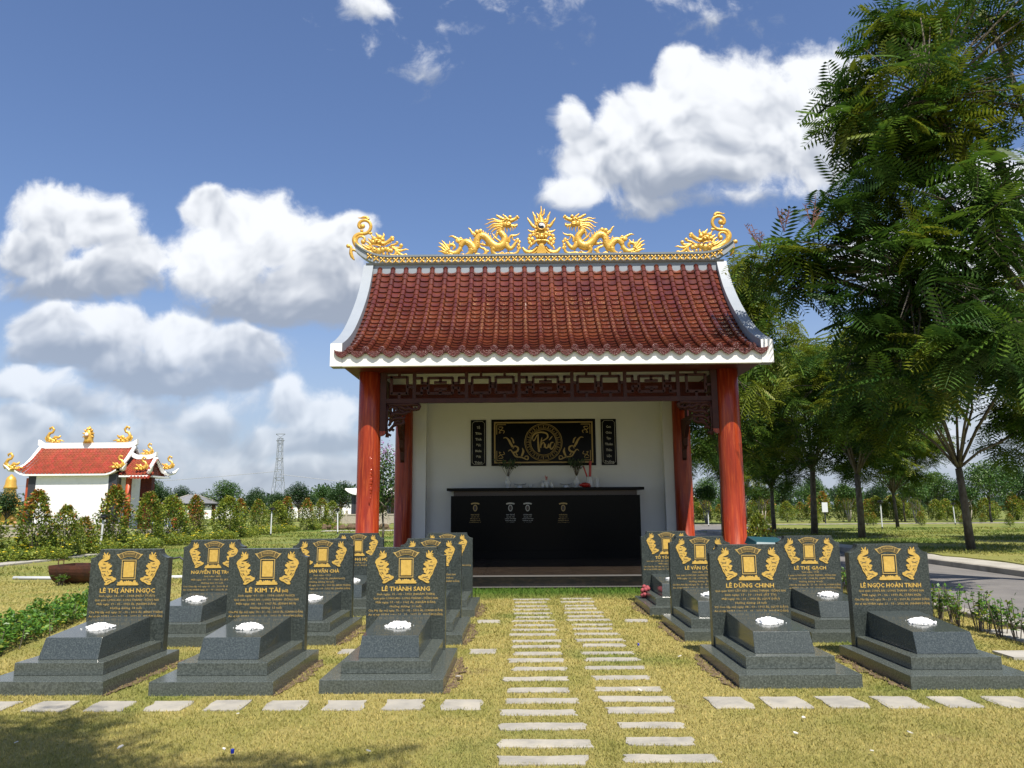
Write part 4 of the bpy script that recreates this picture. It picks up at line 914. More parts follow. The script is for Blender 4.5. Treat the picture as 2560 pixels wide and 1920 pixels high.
    s = Strokes(1090, 520, .10398); s.mir = mirror
    for pts in ([(310,1020),(250,930),(200,850),(135,778)], [(280,1040),(200,950),(140,880),(62,835)], [(270,1060),(190,1020),(130,960),(50,925)], [(290,1100),(210,1080),(140,1050),(48,1043)], [(360,1120),(270,1140),(200,1165),(105,1152)], [(400,1120),(320,1170),(240,1185),(180,1190)]): s.t(pts, [52,40,26,6], -.01)
    part(s.b, 'tail_plume', M['gold'], base, smooth=True)
    s = Strokes(1090, 520, .10398); s.mir = mirror
    for (x, y, r) in ((540,800,60),(590,740,42),(500,790,40),(570,850,36),(985,580,62),(1070,560,56),(930,640,44),(1100,610,44),(880,620,36),(1300,800,50),(1960,770,46),(2005,820,40),(1985,900,46),(2010,970,40),(1960,960,34),(1880,1150,38),(660,1160,34)): s.curl(x, y, r)
    s.t([(640,780),(560,770),(470,720),(385,680),(305,690)], [50,46,34,24,6]); s.t([(920,620),(860,580),(825,520),(775,475)], [40,32,22,6])
    s.t([(1760,830),(1760,740),(1810,670),(1900,665),(1970,640),(2015,600)], [34,36,32,26,18,5]); s.t([(1830,690),(1850,760),(1900,780)], [18,16,12])
    s.t([(670,1160),(780,1165),(880,1165),(980,1110),(1080,1140),(1180,1120),(1200,1040),(1150,980),(1070,950),(1040,890)], [34,36,38,36,38,46,44,34,28,16])
    s.t([(1200,1060),(1250,1030),(1260,1060)], [36,30,20]); s.t([(1380,1165),(1500,1160),(1620,1150),(1680,1100),(1780,1090),(1880,1100),(1960,1060),(1985,980)], [26,28,34,30,26,30,36,34]); s.t([(1700,1160),(1650,1120),(1600,1060)], [10,26,20]); s.t([(1740,1060),(1730,1000),(1720,940)], [22,18,12]); s.t([(1330,1175),(1340,1130),(1330,1090)], [30,28,22])
    part(s.b, 'cloud_base', M['gold'], base, smooth=True)
PX_ = AT(1353.3, 600, YR).x
dragon(None); dragon(PX_)
def end_figure(mirror):
    s = Strokes(860, 530, .08137); s.mir = mirror
    s.t([(960,1290),(800,1240),(620,1170),(470,1090),(360,970),(315,850),(360,740),(470,680),(600,670),(710,640),(790,560),(825,440),(780,320),(680,260),(570,265),(480,330),(450,420),(490,490),(570,470)], [60,90,100,98,90,78,68,62,58,56,54,52,52,52,50,50,50,44,30], 0, 9)
    s.c(572, 445, 85, -.01); s.c(545, 580, 55); s.t([(745,240),(700,170),(610,165),(520,185),(425,178)], [56,50,44,26,5]); s.c(720, 240, 55)
    s.t([(470,1080),(400,970),(400,860),(460,780),(560,765),(630,810),(640,890)], [40,46,44,40,38,40,44], -.03); s.c(595, 925, 80, -.02)
    s.t([(320,1480),(250,1380),(215,1270),(215,1160),(210,1070),(150,1040)], [16,52,60,52,44,50], 0); s.c(130, 1045, 68); s.t([(230,1180),(320,1170),(370,1220)], [40,44,24])
    for pts, r in (([(560,1010),(680,1100),(830,1160)], [10,34,40]), ([(650,1010),(760,1080),(880,1120)], [8,30,40]), ([(520,1150),(700,1250),(900,1290)], [12,36,44]), ([(540,1390),(700,1340),(900,1320)], [10,50,50]), ([(730,1060),(800,1050),(880,1060)], [8,26,36]), ([(640,1250),(760,1300),(900,1360)], [10,26,30])): s.t(pts, r, -.05)
    for x in range(930, 1400, 120): s.t([(x + 40, 1270), (x + 50, 1350), (x - 20, 1410)], [52,44,10], -.01)
    s.t([(980,640),(1020,710),(1080,780)], [6,36,60], -.02); s.t([(1215,655),(1225,740),(1180,820)], [14,40,60], -.02); s.t([(830,690),(870,760),(930,800)], [14,26,50]); s.t([(735,800),(800,870),(870,910)], [6,40,60]); s.t([(670,900),(760,950),(830,1020)], [20,36,50]); s.t([(720,640),(820,660),(850,620)], [30,44,30])
    head = Strokes(860, 530, .08137); head.mir = mirror
    for (x, y, r) in ((930,840,90),(1090,800,105),(1180,860,85),(890,940,85),(1000,920,110),(930,1170,118),(1060,1200,120),(1080,960,120),(1350,1170,90),(1450,1200,72),(1180,1170,100),(1260,1140,80)): head.c(x, y, r, -.01, .8)
    head.t([(1100,960),(1220,980),(1320,940),(1420,870),(1480,810)], [95,72,62,62,66], -.01, 9); head.c(1480, 810, 76, -.01); head.c(1510, 870, 44, -.03)
    head.t([(1100,1150),(1230,1150),(1350,1110),(1440,1050),(1500,1000)], [80,60,48,40,14], 0, 8)
    for q in range(6): head.c(1215 + q * 50, 1075 - q * 22, 20, -.06)
    head.t([(960,1020),(1010,930),(1090,900),(1160,950),(1200,1010),(1290,1000)], [16,22,24,22,20,12], -.10, 6); head.c(1085, 970, 44, -.10); head.t([(900,1050),(1000,1060),(1090,1070),(1150,1110)], [14,20,22,16], -.09, 6); head.curl(960, 1190, 80, -.1); head.curl(1400, 1200, 60, -.08)
    base = thing('dragon_head_finial', '', ''); base.parent = rf
    for k_ in ('label', 'category'):
        if k_ in base: del base[k_]
    s.t([(1440,1030),(1560,1000),(1640,960),(1640,920)], [40,38,36,30], 0); s.c(1630, 940, 48); s.t([(1460,1080),(1620,1110),(1740,1090),(1780,1020)], [44,44,44,40]); s.c(1755, 1030, 64); s.t([(1520,1110),(1680,1190),(1800,1180),(1900,1150),(1990,1160)], [60,54,36,26,5]); s.t([(1600,1180),(1700,1290),(1820,1330),(1900,1300),(1970,1370),(2040,1412)], [60,56,36,32,24,5]); s.t([(1480,1110),(1570,1150),(1600,1250),(1560,1340),(1470,1350),(1420,1300)], [26,34,44,50,48,30], -.02); s.t([(1560,1300),(1680,1360),(1710,1420)], [40,50,16])
    part(head.b, 'head', M['gold'], base, smooth=True); part(s.b, 'scroll_tail', M['gold'], base, smooth=True)
end_figure(None); end_figure(PX_)
# flaming pearl on a lion mask, centre of the ridge
s = Strokes(1200, 500, .09643)
base = thing('pearl_ornament', '', ''); base.parent = rf
for k_ in ('label', 'category'):
    if k_ in base: del base[k_]
def both(f, pts, *a_): f(pts, *a_); f([(2 * 1592 - p[0], p[1]) for p in pts], *a_)
s.t([(1590,600),(1585,500),(1560,400),(1590,300),(1580,150)], [90,62,42,30,4]); s.t([(1600,420),(1650,370),(1660,300),(1668,235)], [34,30,22,5]); s.t([(1540,500),(1510,420),(1490,370),(1468,335)], [34,28,20,5])
both(s.t, [(1470,600),(1430,500),(1415,420),(1385,360),(1362,295)], [52,40,32,22,4]); both(s.t, [(1400,700),(1340,640),(1290,560),(1250,510),(1232,448)], [52,42,32,22,5]); both(s.t, [(1420,830),(1350,830),(1290,810),(1232,765)], [42,36,26,5]); both(s.t, [(1500,520),(1490,500),(1480,465)], [26,18,6])
s.c(1592, 715, 165, .03, .55); s.c(1592, 600, 140, .03, .4)
for a_ in range(11): q = PI * 2 * a_ / 11 + .3; s.curl(1592 + 170 * math.cos(q), 715 + 165 * math.sin(q), 44)
for x, y, r in ((1300,930,56),(1385,900,52),(1270,1010,52),(1350,1030,66),(1290,1100,54),(1330,1150,50),(1400,1110,50),(1450,870,40)): s.curl(x, y, r); s.curl(2 * 1592 - x, y, r)
s.c(1592, 930, 170, .0, .6); s.c(1592, 1050, 150, 0, .6); s.c(1592, 985, 56, -.10); s.c(1592, 930, 36, -.1); both(lambda p, r: s.c(p[0][0], p[0][1], r, -.08), [(1480, 985)], 52); both(s.t, [(1430,1000),(1440,920),(1500,895),(1540,950),(1540,1040)], [14,18,18,18,14], -.11, 6)
both(s.t, [(1370,1180),(1420,1110),(1500,1080),(1592,1075)], [30,36,32,34], -.09)
for x in range(1480, 1710, 22): s.t([(x * .25 + 1592 * .75, 1160), (x * .7 + 1592 * .3, 1260), (x, 1430)], [14,16,20], -.07, 6)
s.c(1592, 1390, 130, -.0, .5); s.t([(1592,1200),(1592,1330),(1592,1470)], [110,110,60], 0)
both(s.t, [(1500,1200),(1420,1300),(1300,1360),(1180,1330),(1100,1225)], [44,56,64,54,24]); both(s.t, [(1480,1350),(1360,1430),(1220,1440),(1100,1470)], [60,56,44,26]); both(s.t, [(1260,1280),(1290,1200),(1350,1200)], [30,28,18]); both(s.t, [(1480,1250),(1380,1350),(1250,1390)], [14,18,14], -.06); both(s.t, [(1520,1260),(1440,1380),(1330,1420)], [14,18,14], -.06)
s.c(1510, 1345, 30, -.06); s.c(1690, 1345, 30, -.06)
part(s.b, 'lion_mask', M['gold'], base, smooth=True)
b = MB(); cp = s.P((1592, 712)); R_ = s.r(92); yd = YR - .125
def ring(r0, r1, y, n_=28):
    v = [(cp.x + r0 * math.cos(2 * PI * j / n_), y + .012, cp.z + r0 * math.sin(2 * PI * j / n_)) for j in range(n_)] + [(cp.x + r1 * math.cos(2 * PI * j / n_), y, cp.z + r1 * math.sin(2 * PI * j / n_)) for j in range(n_)]
    b.add(v, [(j, (j + 1) % n_, n_ + (j + 1) % n_, n_ + j) for j in range(n_)])
b.tube([(cp.x + R_ * 1.15 * math.cos(2 * PI * j / 28), yd, cp.z + R_ * 1.15 * math.sin(2 * PI * j / 28)) for j in range(29)], R_ * .16, 6)
b.cur = 1; n_ = 32; wl = [(cp.x + R_ * math.cos(q), cp.z + R_ * math.sin(q)) for q in [2 * PI * j / n_ for j in range(n_)]]; b.prism(wl, yd, yd + .08)
b.cur = 2; S_ = lambda t_: (math.cos(t_), math.sin(t_)); pts = []
rotq = .35 + PI / 2
for j in range(17): q = PI * j / 16; pts.append((-math.sin(q) * 1.0, math.cos(q)))          # left half
for j in range(1, 12): q = PI * j / 12; pts.append((-math.sin(q) * .5 * -1, -.5 - math.cos(q) * .5))
for j in range(0, 12): q = PI * j / 12; pts.append((-math.sin(q) * .5, .5 - math.cos(q) * .5))
tr_ = lambda x, z: (cp.x + R_ * (x * math.cos(.4) - z * math.sin(.4)), cp.z + R_ * (x * math.sin(.4) + z * math.cos(.4)))
b.prism([tr_(x, z) for x, z in pts], yd - .006, yd + .002)
b.cur = 1; c1 = tr_(-.02, .5); b.ball((c1[0], yd - .006, c1[1]), R_ * .17, 10, 6, (1, .2, 1)); b.cur = 2; c1 = tr_(.02, -.5); b.ball((c1[0], yd - .003, c1[1]), R_ * .17, 10, 6, (1, .2, 1))
part(b, 'yin_yang_disc', [M['gold'], M['white_disc'], M['black_disc']], base)

# ================================================================== altar, panels and offerings inside the shrine
AY = 19.6
altar = thing('altar', 'long black polished stone altar against the rear wall, with engraved memorial panels', 'altar', (.61, AY, FZ))
def apart(b, name, m, parent=altar, **k):
    b.v = [(x - .61, y - AY, z - FZ) for x, y, z in b.v]; return b.build(name, m, parent, **k)
b = MB(); b.box(-1.87, 3.09, AY - .03, 20.398, FZ + .003, .44); apart(b, 'plinth', M['altar_stone'])
b = MB(); b.box(-1.83, 3.05, AY, 20.397, .442, 1.83)
for i in range(1, 13): x = -1.83 + 4.88 * i / 13; b.box(x - .004, x + .004, AY - .005, AY + .01, .46, 1.14 if i % 2 else 1.80)
b.box(-1.83, 3.05, AY - .006, AY + .01, 1.145, 1.155); apart(b, 'body', M['altar_stone'])
b = MB(); b.box(-1.76, 2.98, AY + .05, 20.396, 1.832, 1.955); apart(b, 'band', M['altar_brown'])
b = MB(); b.box(-1.93, 3.15, AY - .12, 20.395, 1.957, 2.03); apart(b, 'slab_top', M['altar_stone'], bevel=.006)
PL = [('PHAN THỊ ĐẸP', 1188, 'gold_dim', ['Sinh năm: 1947', 'Mất ngày: 12 - 06', 'Hưởng thọ: 70 tuổi', 'An vị tại HVBA ngày: 21 - 03']), ('PHAN TẤN THẾ', 1276, 'silver_dim', ['Sinh năm: 1923', 'LONG AN - LONG THÀNH', 'Hưởng thọ: 71 tuổi', 'An vị tại HVBA']), ('LÊ XUÂN HÙNG', 1319, 'silver_dim', ['Sinh năm: 1950', 'LONG AN - LONG THÀNH', 'Hưởng thọ: 60 tuổi', 'An vị tại HVBA']), ('NGUYỄN THỊ NHUNG', 1408, 'gold_dim', ['Sinh năm: 1931', 'Mất ngày: 09 - 11', 'Hưởng thọ: 80 tuổi', 'An vị tại HVBA ngày: 21 - 03'])]
for (nm, u, mm, ls) in PL:
    x = AT(u, 1270, AY).x; z = AT(u, 1270, AY).z; b = MB()
    b.prism([(x + .055 * math.cos(2 * PI * j / 20), z + .085 * math.sin(2 * PI * j / 20)) for j in range(20)], AY - .008, AY - .001); b.cur = 1
    b.prism([(x + .038 * math.cos(2 * PI * j / 20), z + .064 * math.sin(2 * PI * j / 20)) for j in range(20)], AY - .010, AY - .0081); b.cur = 0
    up_, lo_ = arc(x, z - .16, .30, -22, 22, 8), arc(x, z - .16, .265, -22, 22, 8); b.prism(lo_ + up_[::-1], AY - .006, AY - .001)
    tm = text_mesh([(nm, x, z - .185, .028, .22)] + [(t_, x, z - .235 - .045 * i, .02, min(.30, len(t_) * .0145)) for i, t_ in enumerate(ls)], AY - .004)
    b.add(tm.v, tm.f); apart(b, 'memorial_panel', [M[mm], M['altar_brown']])
def panel(name, label, cat, x0, x1, z0, z1, Y=20.40, group=None):
    t = thing(name, label, cat, ((x0 + x1) / 2, Y, (z0 + z1) / 2), 0, group); return t
def ppart(b, t, name, m):
    l = t.location; b.v = [(v[0] - l.x, v[1] - l.y, v[2] - l.z) for v in b.v]; return b.build(name, m, t)
PB = 20.38
t = panel('calligraphy_board', 'black lacquered board with gold calligraphy in a meander ring, above the altar', 'board', -.81, 2.02, 2.64, 3.90)
b = MB(); b.box(-.81, 2.02, 20.365, 20.399, 2.64, 3.90); ppart(b, t, 'backing', M['altar_stone'])
b = MB()
for (x0, x1, z0, z1) in ((-.735, 1.945, 3.795, 3.83), (-.735, 1.945, 2.71, 2.745), (-.735, -.70, 2.745, 3.795), (1.91, 1.945, 2.745, 3.795)): b.box(x0, x1, 20.358, 20.366, z0, z1)
ppart(b, t, 'gold_border', M['gold_dim'])
cx, cz = .605, 3.27
b = MB()
def ln(pts, w=.010, y=20.360): b.tube([(p[0], y, p[1]) for p in pts], w, 4, .6)
for R_ in (.505, .345): ln([(cx + R_ * math.cos(2 * PI * j / 48), cz + R_ * math.sin(2 * PI * j / 48)) for j in range(49)], .009)
nk = 20
for k in range(nk):
    a0 = 2 * PI * k / nk; st = 2 * PI / nk
    def Q(u, r): q = a0 + st * u; return (cx + r * math.cos(q), cz + r * math.sin(q))
    ln([Q(0, .375), Q(0, .475), Q(.45, .475), Q(.9, .475), Q(.9, .40), Q(.45, .40), Q(.45, .44)], .006); ln([Q(0, .375), Q(.5, .375), Q(1.0, .375)], .006)
ppart(b, t, 'meander_ring', M['gold_dim'])
b = MB()       # brush word: Phúc
def stroke(pts, w):
    P_ = [(cx + (p[0] - 1015) * .00256, cz - (p[1] - 452) * .00256) for p in pts]
    out, ww = [], []
    for i in range(len(P_) - 1):
        for j in range(5):
            u = j / 5; p0, p1, p2, p3 = P_[max(i - 1, 0)], P_[i], P_[i + 1], P_[min(i + 2, len(P_) - 1)]
            out.append(tuple(.5 * (2 * p1[k] + (p2[k] - p0[k]) * u + (2 * p0[k] - 5 * p1[k] + 4 * p2[k] - p3[k]) * u * u + (3 * p1[k] - p0[k] - 3 * p2[k] + p3[k]) * u ** 3) for k in (0, 1))); ww.append(w[i] * (1 - u) + w[i + 1] * u)
    out.append(P_[-1]); ww.append(w[-1]); b.tube([(p[0], 20.358, p[1]) for p in out], [q * .00256 for q in ww], 6, .25)
stroke([(950,370),(925,420),(910,435),(900,400),(930,360),(990,345),(1050,360),(1060,400),(1020,430),(985,445)], [6,7,5,5,8,10,10,9,7,3])
stroke([(960,365),(958,430),(962,500),(968,555)], [6,9,14,12]); stroke([(1000,400),(990,450),(985,510)], [4,8,7]); stroke([(988,490),(1010,455),(1025,470),(1020,510)], [4,7,7,5])
stroke([(1035,470),(1035,505),(1055,510),(1070,470),(1070,505),(1085,500)], [6,8,7,6,7,4]); stroke([(1120,455),(1095,460),(1085,500),(1100,525),(1128,490),(1135,460)], [6,8,10,9,6,3]); stroke([(1075,430),(1092,410),(1110,388)], [3,7,3])
ppart(b, t, 'calligraphy', M['gold_dim'])
for s_ in (-1, 1):
    b = MB()
    def LV(pts, w): stroke([(1015 + s_ * (p[0] - 1015), p[1]) for p in pts], w)
    LV([(850,600),(845,630),(818,630),(820,600),(850,600),(845,635),(780,610),(720,600),(690,560),(665,530),(640,545)], [4,5,4,5,5,6,8,9,8,6,3]); LV([(690,560),(735,545),(745,510),(710,490),(690,520)], [8,12,10,7,3])
    LV([(690,500),(665,460),(650,430),(620,400),(590,405)], [12,14,12,6,3]); LV([(780,600),(800,550),(790,510)], [10,14,3]); LV([(700,460),(690,420),(670,400)], [10,8,3]); LV([(740,590),(725,570),(730,560)], [8,6,2])
    for zz in (-1, 1):
        for pts in ([(520,262),(618,262)], [(520,262),(520,365)], [(540,285),(585,290),(560,320),(535,300)], [(560,320),(600,330),(590,355)], [(560,320),(545,350),(565,345)]):
            LV([(p[0], 452 + zz * (p[1] - 452)) for p in pts], [4] * len(pts))
    ppart(b, t, 'leaf_scroll', M['gold_dim'])
for (x0, x1, ws, lab) in ((-1.37, -.955, ['Tổ', 'Tiên', 'Tích', 'Đức', 'Muôn', 'Đời', 'Thịnh'], 'narrow black word panel to the left of the gold calligraphy board'), (2.17, 2.585, ['Con', 'Cháu', 'Tạo', 'Thiên', 'Thảo', 'Lộc', 'Trường'], 'narrow black word panel above the jars, to the right of the board')):
    t = panel('couplet_panel', lab, 'panel', x0, x1, 2.64, 3.89, group='narrow word panels flanking the board')
    b = MB(); b.box(x0, x1, 20.365, 20.399, 2.64, 3.89); ppart(b, t, 'backing', M['altar_stone'])
    b = MB(); q = .04; c_ = .05; o = [(x0 + q + c_, 3.89 - q), (x1 - q - c_, 3.89 - q), (x1 - q - c_ * .6, 3.89 - q - c_ * .6), (x1 - q, 3.89 - q - c_), (x1 - q, 2.64 + q + c_), (x1 - q - c_ * .6, 2.64 + q + c_ * .6), (x1 - q - c_, 2.64 + q), (x0 + q + c_, 2.64 + q), (x0 + q + c_ * .6, 2.64 + q + c_ * .6), (x0 + q, 2.64 + q + c_), (x0 + q, 3.89 - q - c_), (x0 + q + c_ * .6, 3.89 - q - c_ * .6), (x0 + q + c_, 3.89 - q)]
    ln(o, .005, 20.362); ppart(b, t, 'border', M['silver_dim'])
    xm = (x0 + x1) / 2; tm = text_mesh([(w, xm, 3.89 - .24 - .158 * i, .065, .042 * len(w)) for i, w in enumerate(ws)], 20.362); ppart(tm, t, 'lettering', M['silver_dim'])
AT_ = 2.03
def on_altar(b, name, label, cat, m, x, y=19.95, **k): o = b.build(name, m, loc=(x, y, AT_), **k); return tag(o, label, cat)
VP = [(.05, 0), (.055, .01), (.045, .03), (.075, .07), (.095, .13), (.085, .18), (.045, .22), (.035, .26), (.05, .30), (.06, .31), (.05, .308), (.03, .28)]
for (x, lab, hgt, n_, dark) in ((-.36, 'white porcelain vase with a sprawling bunch of leafy stems, beside the fruit stand', .50, 12, 1), (1.45, 'white porcelain vase with dense drooping leaves, beside the red bowl', .50, 20, 2)):
    t = thing('vase', lab, 'vase', (x, 19.95, AT_)); b = MB(); b.lathe(VP, (0, 0, 0), 20); b.build('porcelain_body', M['porcelain'], t, smooth=True)
    b = MB(); r = random.Random(dark); b.cur = 0
    for k in range(n_):
        q = r.uniform(0, 2 * PI); l = r.uniform(.10, .34 if dark == 1 else .22); h = r.uniform(.28, hgt); p0 = Vector((0, 0, .28)); p1 = Vector((math.cos(q) * l, math.sin(q) * l * .5, .30 + h)); pm = (p0 + p1) / 2 + Vector((0, 0, .06))
        b.tube([p0, pm, p1], .005, 4); b.cur = 1
        for j in range(9):
            c = pm.lerp(p1, j / 8) + Vector((r.uniform(-.04, .04), r.uniform(-.03, .03), r.uniform(-.03, .03))); a_ = r.uniform(0, PI); w = .022; h_ = .035
            b.add([c + Vector((-w * math.cos(a_), -w * math.sin(a_), 0)), c + Vector((0, 0, -h_)), c + Vector((w * math.cos(a_), w * math.sin(a_), 0)), c + Vector((0, .01, h_))], [(0, 1, 2, 3)])
        b.cur = 0
    b.v = [tuple(v) for v in b.v]; b.build('bouquet', [M['bark'], M['leaf_dark']], t)
for x, lab in ((-.04, 'white footed fruit stand between the leafy vase and the small bowl'), (1.17, 'white footed fruit stand between the incense burner and the right vase')):
    b = MB(); b.lathe([(.085, 0), (.09, .01), (.06, .05), (.065, .07), (.15, .10), (.165, .12), (.155, .12), (.09, .095), (.01, .09)], n=22); on_altar(b, 'fruit_stand', lab, 'fruit stand', M['porcelain'], x, smooth=True)
b = MB(); b.lathe([(.035, 0), (.035, .02), (.06, .05), (.075, .09), (.068, .09), (.04, .04), (.01, .03)], n=18)
for j in range(7): q = 2 * PI * j / 7; b.ball((.07 * math.cos(q), .07 * math.sin(q), .085), .014, 5, 3)
on_altar(b, 'bowl', 'small white scalloped bowl between the fruit stand and the incense burner', 'bowl', M['porcelain'], .235, smooth=True)
t = thing('incense_burner', 'white lidded incense burner with red sticks at the middle of the altar', 'incense burner', (.655, 20.02, AT_))
b = MB(); b.lathe([(.07, 0), (.09, .02), (.11, .08), (.10, .14), (.08, .17), (.12, .185), (.125, .20), (.08, .20), (.01, .19)], n=20); b.build('pot', M['porcelain'], t, smooth=True)
b = MB()
for j in range(6): b.tube([(.02 * math.cos(j), .02 * math.sin(j), .19), (.035 * math.cos(j * 1.7), .02 * math.sin(j), .29 + .02 * (j % 3))], .0045, 4)
b.build('incense_sticks', M['red_plastic'], t)
for x, w in ((.55, 'left'), (.66, 'middle'), (.79, 'right')):
    b = MB(); b.lathe([(.03, 0), (.042, .03), (.042, .075), (.03, .095), (.034, .10), (.012, .115), (.012, .13), (.004, .135)], n=14)
    on_altar(b, 'offering_cup', 'small lidded white cup in front of the incense burner, the %s one of three' % w, 'cup', M['porcelain'], x, 19.72, smooth=True)['group'] = 'small lidded cups in front of the incense burner'
b = MB(); b.lathe([(.05, 0), (.10, .02), (.13, .07), (.12, .10), (.05, .12), (.01, .13)], n=16); b.tube([(-.15, 0, .05), (-.05, 0, .09), (.05, 0, .04), (.14, 0, .03)], [.03, .04, .04, .02], 7)
on_altar(b, 'red_box', 'round red lacquered box in front of the glass jars on the altar', 'box', M['red_plastic'], 1.66, 19.72, smooth=True)
t = thing('jar', 'tall clear jar holding two red paper sticks, on the altar', 'jar', (1.79, 19.95, AT_), group='tall jars on the altar')
b = MB(); b.lathe([(.075, 0), (.08, .01), (.08, .28), (.07, .285), (.07, .02), (.01, .015)], n=18); b.build('glass_body', M['porcelain'], t, smooth=True)
b = MB(); b.tube([(0, 0, .1), (.02, 0, .4), (.035, 0, .70)], .034, 7); b.tube([(-.02, 0, .1), (-.08, 0, .35), (-.15, 0, .56)], .02, 7); b.build('red_paper_sticks', M['red_plastic'], t)
b = MB(); b.lathe([(.05, 0), (.052, .01), (.052, .21), (.03, .235), (.03, .25), (.035, .26), (.01, .265)], n=16)
o = on_altar(b, 'jar', 'smaller clear jar standing apart at the end of the altar things', 'jar', M['porcelain'], 1.985, smooth=True); o['group'] = 'tall jars on the altar'

# ================================================================== trees and shrubs
def frond_template(n, wide=.017, ln=.36):
    V, F = [], []
    def q4(a_, b_, c_, d_): F.append([len(V), len(V) + 1, len(V) + 2, len(V) + 3]); V.extend([a_, b_, c_, d_])
    def rc(t): return np.array([t, 0, -.28 * t * t])
    for k in range(3): q4(rc(k / 3) + [0, .006, 0], rc(k / 3) - [0, .006, 0], rc((k + 1) / 3) - [0, .003, 0], rc((k + 1) / 3) + [0, .003, 0])
    for i in range(n):
        t = .12 + .86 * i / (n - 1); l = ln * math.sin(PI * (t * .80 + .14)) ** .7; p = rc(t)
        for s in (1, -1):
            d = np.array([.42, s * .9, -.10 - .25 * t]); d /= np.linalg.norm(d); o = np.array([d[1], -d[0], .25 * s]) * wide
            m = p + d * l * .55 + np.array([0, 0, .01]); q4(p, m + o, p + d * l + np.array([0, 0, -.05 * l]), m - o)
    return np.array(V), np.array(F)
FR_N, FR_F = frond_template(10, .030, .36), frond_template(7, .036, .38)
def leaf_template(): return np.array([[0, 0, 0], [.5, .28, .05], [1, 0, -.08], [.5, -.28, .05]], float), np.array([[0, 1, 2, 3]])
LEAF = leaf_template()
def ros_mi(n_ros, nf, nq, rg, pts, w=(.50, .35, .20)):      # random green per rosette, with painted sun towards the top and shade below
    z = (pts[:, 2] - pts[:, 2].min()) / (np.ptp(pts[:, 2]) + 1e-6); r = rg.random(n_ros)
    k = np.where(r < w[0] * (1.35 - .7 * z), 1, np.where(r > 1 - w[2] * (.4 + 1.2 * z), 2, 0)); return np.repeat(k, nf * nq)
def ros(pos, rg, nf, L0, L1, T, spread=.5):     # rosettes of fronds around each point
    P_ = np.repeat(pos, nf, 0); n = len(P_)
    yaw = rg.uniform(0, 2 * PI, n); pit = rg.normal(.18, spread, n); rol = rg.normal(0, .35, n)
    P_ = P_ + rg.normal(0, .05, (n, 3)); return scatter(T[0], T[1], P_, yaw, pit, rol, rg.uniform(L0, L1, n))
def limbs(b, base, nodes, pts, rg, r0, r1, twig=.018):
    base = Vector(base)
    for nd in nodes:
        nd = Vector(nd); m_ = base.lerp(nd, .5) + Vector((rg.uniform(-.3, .3), rg.uniform(-.3, .3), rg.uniform(-.1, .35) * (nd - base).length * .3))
        b.tube([base, base.lerp(m_, .5) + Vector((0, 0, .12)), m_, nd], [r0, r0 * .8, (r0 + r1) / 2, r1], 7)
    nodes = np.array([tuple(v) for v in nodes])
    for p in pts:
        i = np.argmin(((nodes - p) ** 2).sum(1)); a_ = Vector(nodes[i]); c = Vector(p); m_ = a_.lerp(c, .5) + Vector((rg.uniform(-.12, .12), rg.uniform(-.12, .12), rg.uniform(-.05, .2)))
        b.tube([a_, m_, c], [r1 * .55, twig, twig * .4], 4)
def crown_pts(els, rg):      # (centre, radii, count): points biased to the shell, and flattened layers
    out = []
    for (c, r, n) in els:
        d = rg.normal(0, 1, (n, 3)); d /= np.linalg.norm(d, axis=1)[:, None]; rad = rg.random(n) ** .45
        p = d * rad[:, None] * np.array(r); out.append(p + np.array(c))
    return np.concatenate(out)
# --- the big poinciana whose crown fills the upper right; its trunk stands on the far pavement just out of frame
rg = np.random.default_rng(21)
def E(u, v, Y, rpx, n, dy=1.0, fl=.8):
    Y += 2.0 if u < 2200 else (1.3 if u < 2320 else .4)
    c = AT(u, v, Y); r = rpx / F_PX * Y; return (tuple(c), (r, max(r * .9, dy), r * fl), n)
EL = [E(2470,40,13.5,200,34,1.8), E(2270,90,13,105,18), E(2235,30,13,80,9), E(2160,200,12.6,95,16), E(2330,250,13,170,34,1.6), E(2130,320,12.4,90,15), E(2240,360,12.6,130,24), E(2490,330,13.2,190,34,1.8),
      E(2260,500,12.6,150,28,1.4), E(2120,520,12.2,85,12), E(2420,560,13,180,34,1.8), E(2090,640,12.5,110,20), E(2280,680,12.4,150,28,1.4), E(2500,700,12.8,150,26,1.6), E(1985,660,12.8,90,12), E(1900,640,13.2,55,6,.6),
      E(2180,790,12,110,17), E(2380,830,12.2,140,24,1.3), E(2520,900,12.4,120,16), E(2300,930,11.8,90,10), E(2180,900,12,60,6)]
pts = crown_pts(EL, rg)
TB = (11.0, 14.3)
t = thing('flame_tree', 'large feathery-leaved tree by the road, its dark crown filling the upper right', 'tree', (TB[0], TB[1], .12))
b = MB(); fork = (10.7, 14.1, 3.9); b.tube([(TB[0], TB[1], 0), (TB[0] - .05, TB[1], 1.5), (TB[0] - .15, TB[1] - .1, 3), fork], [.24, .19, .17, .16], 12)
nodes = [e_[0] for e_ in EL]; limbs(b, fork, [n_ for i, n_ in enumerate(nodes) if i % 2 == 0], [], rg, .11, .045)
limbs(b, fork, [nodes[i] for i in (4, 10, 12)], pts[::2], rg, .12, .05)
b.v = [(x - TB[0], y - TB[1], z - .12) for x, y, z in b.v]; b.build('trunk', M['bark'], t, smooth=True)
pts = pts[rg.random(len(pts)) < .72]
V, Q = ros(pts, rg, 8, .55, .92, FR_N, .55); V = V - np.array([TB[0], TB[1], .12])
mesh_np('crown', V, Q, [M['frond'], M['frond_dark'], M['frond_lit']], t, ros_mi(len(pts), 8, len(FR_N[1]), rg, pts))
b = MB()
